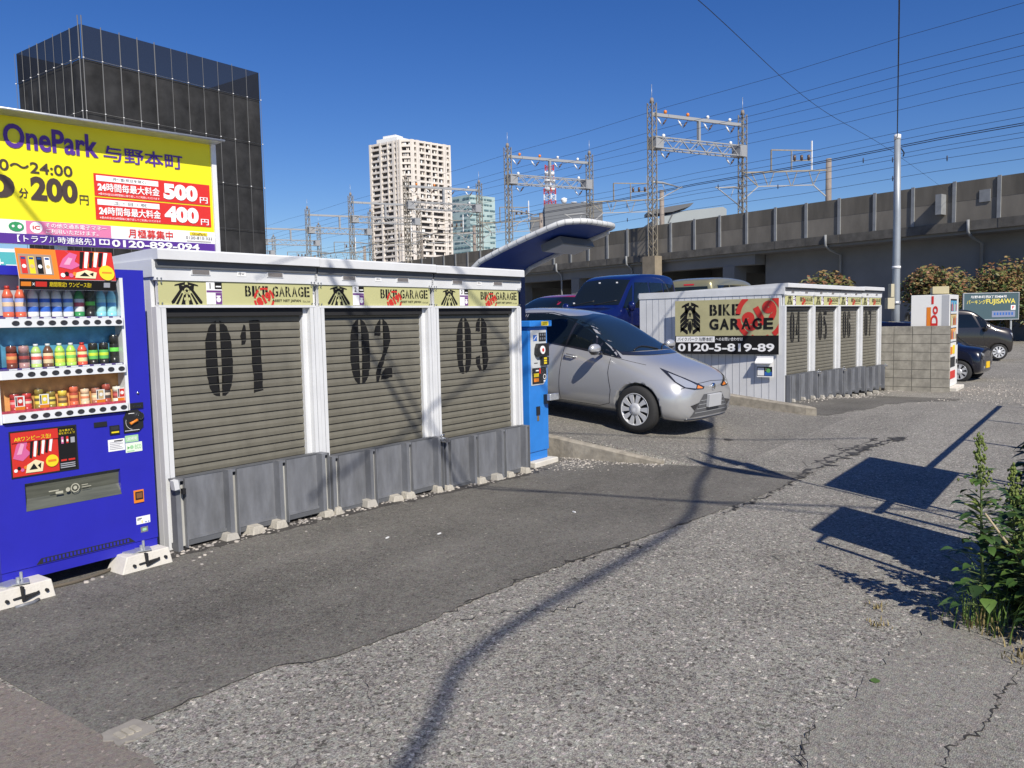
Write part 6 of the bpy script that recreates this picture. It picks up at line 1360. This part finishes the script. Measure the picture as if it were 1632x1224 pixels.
def tuft(x, y, n, hh, m, label, seed, spread=.12, name='grass_tuft', wd=.004):
    r = random.Random(seed); b = MB()
    for k in range(n):
        a = r.uniform(0, 6.283); q = Vector((r.gauss(0, spread * .4), r.gauss(0, spread * .4), 0)); L_ = hh * r.uniform(.5, 1.1); o_ = r.uniform(.2, 1.0) * L_; sd = Vector((-math.sin(a), math.cos(a), 0)) * wd; V = []
        for f in (0, .35, .7, 1):
            c = q + Vector((math.cos(a) * o_ * f ** 1.6, math.sin(a) * o_ * f ** 1.6, L_ * (f - .38 * f ** 3 * o_ / L_))); V += [c - sd * (1 - f * .9), c + sd * (1 - f * .9)]
        b.add(V, [(0, 1, 3, 2), (2, 3, 5, 4), (4, 5, 7, 6)], m, True)
    o = b.build(name, loc=(x + (.05 if y < .7 else 0), y - (.08 if y < .7 else 0), .003)); return tag(o, label, 'grass')
amaranth(4.57, .585, 1.02, 'tall pale green flowering weed, leafy and leaning, front left of the roadside weeds', 11, (.03, .05), nl=120, ls=.075)
amaranth(4.83, .47, .82, 'mid green leafy weed directly behind the tall flowering weed', 12, (.05, .04), nl=150, ls=.072)
amaranth(4.62, .36, .62, 'low broad leaved green weed at the foot of the tall flowering weed', 13, (-.05, .06), nl=150, ls=.07)
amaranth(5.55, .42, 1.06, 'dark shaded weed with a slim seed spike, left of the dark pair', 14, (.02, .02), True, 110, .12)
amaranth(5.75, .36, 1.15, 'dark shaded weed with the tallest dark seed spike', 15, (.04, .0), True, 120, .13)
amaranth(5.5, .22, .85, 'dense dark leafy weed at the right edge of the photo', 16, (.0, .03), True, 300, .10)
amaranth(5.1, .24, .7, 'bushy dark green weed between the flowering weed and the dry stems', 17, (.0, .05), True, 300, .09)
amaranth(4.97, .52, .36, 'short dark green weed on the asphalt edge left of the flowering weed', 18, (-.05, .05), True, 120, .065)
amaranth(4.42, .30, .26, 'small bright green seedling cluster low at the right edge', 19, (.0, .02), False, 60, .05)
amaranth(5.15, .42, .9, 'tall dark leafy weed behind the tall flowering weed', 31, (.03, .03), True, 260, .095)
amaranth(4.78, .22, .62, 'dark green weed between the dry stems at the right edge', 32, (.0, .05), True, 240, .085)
amaranth(4.7, .34, .45, 'low mid green weed crowding the foot of the dry stems', 33, (.0, .03), False, 150, .07)
tuft(4.62, .56, 90, .30, GRASS, 'green grass tuft at the foot of the flowering weed', 21, .2)
tuft(4.85, .34, 110, .38, GRASS, 'green grass tuft among the dry stems at the right edge', 22, .25)
tuft(4.56, .62, 28, .13, DRYG, 'dry straw coloured grass tuft on the asphalt before the weeds', 23, .16)
tuft(4.46, .46, 30, .09, DRYG, 'dry straw tuft in the pavement crack nearest the camera', 24, .12)
tuft(4.20, .36, 40, .07, DRYG, 'short dry straw tuft in the crack at the right edge', 25, .12)
tuft(4.62, .98, 26, .035, DRYG, 'flat dry grass wisp on the coarse asphalt, farther of two', 26, .07)
tuft(4.36, .92, 26, .035, DRYG, 'flat dry grass wisp on the coarse asphalt, nearer of two', 27, .07)
for k, P in enumerate(([(4.72, .26, 0), (4.70, .30, .22), (4.76, .27, .45), (4.72, .33, .62)], [(4.72, .27, .2), (4.76, .20, .33), (4.80, .19, .45)], [(4.78, .30, .3), (4.62, .40, .46), (4.55, .48, .60)], [(4.6, .15, 0), (4.68, .12, .3), (4.74, .16, .62)])):
    b = MB(); b.tube([Vector(p) for p in P], [.009, .007, .005, .003], STEMB, 6); tag(b.build('dry_stem'), ['thick pale dry stem standing upright among the weeds', 'short pale dry branch leaning right from the upright dry stem', 'pale dry stem slanting left across the green leaves', 'pale dry stem at the far right edge of the weeds'][k], 'stem')
b = MB(); leaf(b, (0, 0, .006), (1, .3, .1), .05, LG[2], .05); tag(b.build('fallen_leaf', loc=(3.65, .78, 0)), 'small pale green leaf fallen on the asphalt near the camera', 'leaf')
# ================================================================== overhead cables and what stands just outside the frame
CAB = mat('cable_black', (.012, .012, .014), .5)
def cable(pts, r_, label, name='cable'):
    P = [Vector(p) for p in pts]; out = []
    for i in range(len(P) - 1):
        a, p, q, c = P[max(0, i - 1)], P[i], P[i + 1], P[min(len(P) - 1, i + 2)]
        for k in range(8):
            u = k / 8; out.append(.5 * ((2 * p) + (q - a) * u + (2 * a - 5 * p + 4 * q - c) * u * u + (3 * p - a - 3 * q + c) * u ** 3))
    out.append(P[-1]); b = MB(); b.tube(out, r_, CAB, 6); return tag(b.build(name), label, 'cable')
cable([(1.2, .2, 5.4), (7, 1.37, 6.15), (13.0, 2.6, 6.54), (15.17, 3.02, 6.76), (19.5, 3.88, 6.85), (25.99, 5.17, 6.62)], .014, 'black twisted service cable running from the steel pole top straight overhead')
cable([(2.5, 3.0, 4.4), (8.39, 3.79, 5.09), (17.43, 5.01, 5.82), (28.06, 5.76, 6.62), (50.4, 7.47, 8.05), (57, 8.2, 8.6)], .005, 'thin dark cable slanting down across the sky towards the viaduct parapet')
cable([(-9, -7, 7.0), (-4.7, -5.85, 7.0), (-2.09, -4.8, 7.0), (-1.10, -4.39, 7.0), (1.53, -4.21, 7.0), (3.12, -3.68, 7.0), (5.1, -2.97, 7.0), (12, 0, 7.2)], .030, 'thick bundled cable overhead behind the camera whose shadow crosses the asphalt')
cable([(2.0, 1, 6.5), (2.31, -1.41, 6.5), (2.53, -2.36, 6.5), (2.67, -3.5, 6.5), (3.12, -4.79, 6.5), (4, -7.5, 6.5)], .022, 'thin overhead cable behind the camera crossing the road')
cable([(.9, 8.0, 7.5), (1.6, .11, 7.5), (1.74, -1.46, 7.5), (2.4, -9, 7.6)], .017, 'overhead cable from the utility pole casting a soft stripe on the middle garage')
A2, B2 = Vector((6.2, 5.4, 2.1)), Vector((7.3, 5.4, 1.25)); ka, kb = (7.6 - 2.1) / _sv.z, (7.6 - 1.25) / _sv.z; A2 += _sv * ka; B2 += _sv * kb; dd = B2 - A2
cable([A2 - dd * 3.5, A2, B2, B2 + dd * 5], .017, 'slanting overhead cable casting a soft stripe on the garage by the ticket machine')
SB = mat('board_back', (.4, .4, .4), .6)
def roadboard(x0, x1, y, z0, z1, label):
    t = thing('roadside_board', label, 'sign', (x0, y, 0)); b = MB(); b.box(0, x1 - x0, -.02, .02, z0, z1, SB); b.build('board', t)
    for xx in (.12, x1 - x0 - .12): b = MB(); b.tube([(xx, -.045, 0), (xx, -.045, z1 - .02)], .024, GALV, 8); b.build('post', t)
roadboard(6.57, 8.34, .16, 1.05, 2.0, 'upright roadside board on posts outside the frame at right, farther of two'); roadboard(4.97, 5.85, -.06, .30, 1.85, 'upright roadside board on posts outside the frame at right, nearer of two')
b = MB(); b.tube([(4.76, -.06, 0), (4.76, -.06, 1.72), (4.98, -.06, 1.72)], .022, GALV, 8); tag(b.build('bent_post'), 'slim bent metal post beside the nearer roadside board outside the frame at right', 'post')
t = thing('guard_rail', 'pipe guard rail along the right side of the road outside the frame', 'railing', (6.09, .2, 0)); b = MB(); b.tube([(0, 0, 1.3), (9, 0, 1.3)], .03, GALV, 8); b.build('rail', t)
for q in range(5): b = MB(); b.tube([(q * 2.2 + .1, 0, -.1), (q * 2.2 + .1, 0, 1.29)], .028, GALV, 8); b.build('post', t)
t = thing('bladed_stalk', 'unseen stalk with two pointed blades, added to cast the forked shadow at right', 'plant', (6.23, -.29, 0)); b = MB(); b.tube([(0, 0, 0), (0, 0, 3.2)], [.02, .012], STEM, 6); b.build('stem', t)  # unseen, shaped to cast the forked shadow; what stands there is unknown
b = MB()
for ox, ex in ((-.02, -.18), (.02, .17)): b.prism([(ox, 2.75), (ox + ex * .6 - .10, 3.3), (ex - .09, 3.7), (ex, 4.3), (ex + .09, 3.7), (ox + ex * .6 + .10, 3.3)], -.004, .004, LG[1], 'y')
b.build('blade', t)
t = thing('utility_pole', 'concrete utility pole outside the frame at left carrying overhead cables', 'pole', (.9, 8.05, 0)); b = MB(); b.tube([(0, 0, -.2), (0, 0, 8.5)], [.16, .11], POLC, 14); b.build('pole', t)
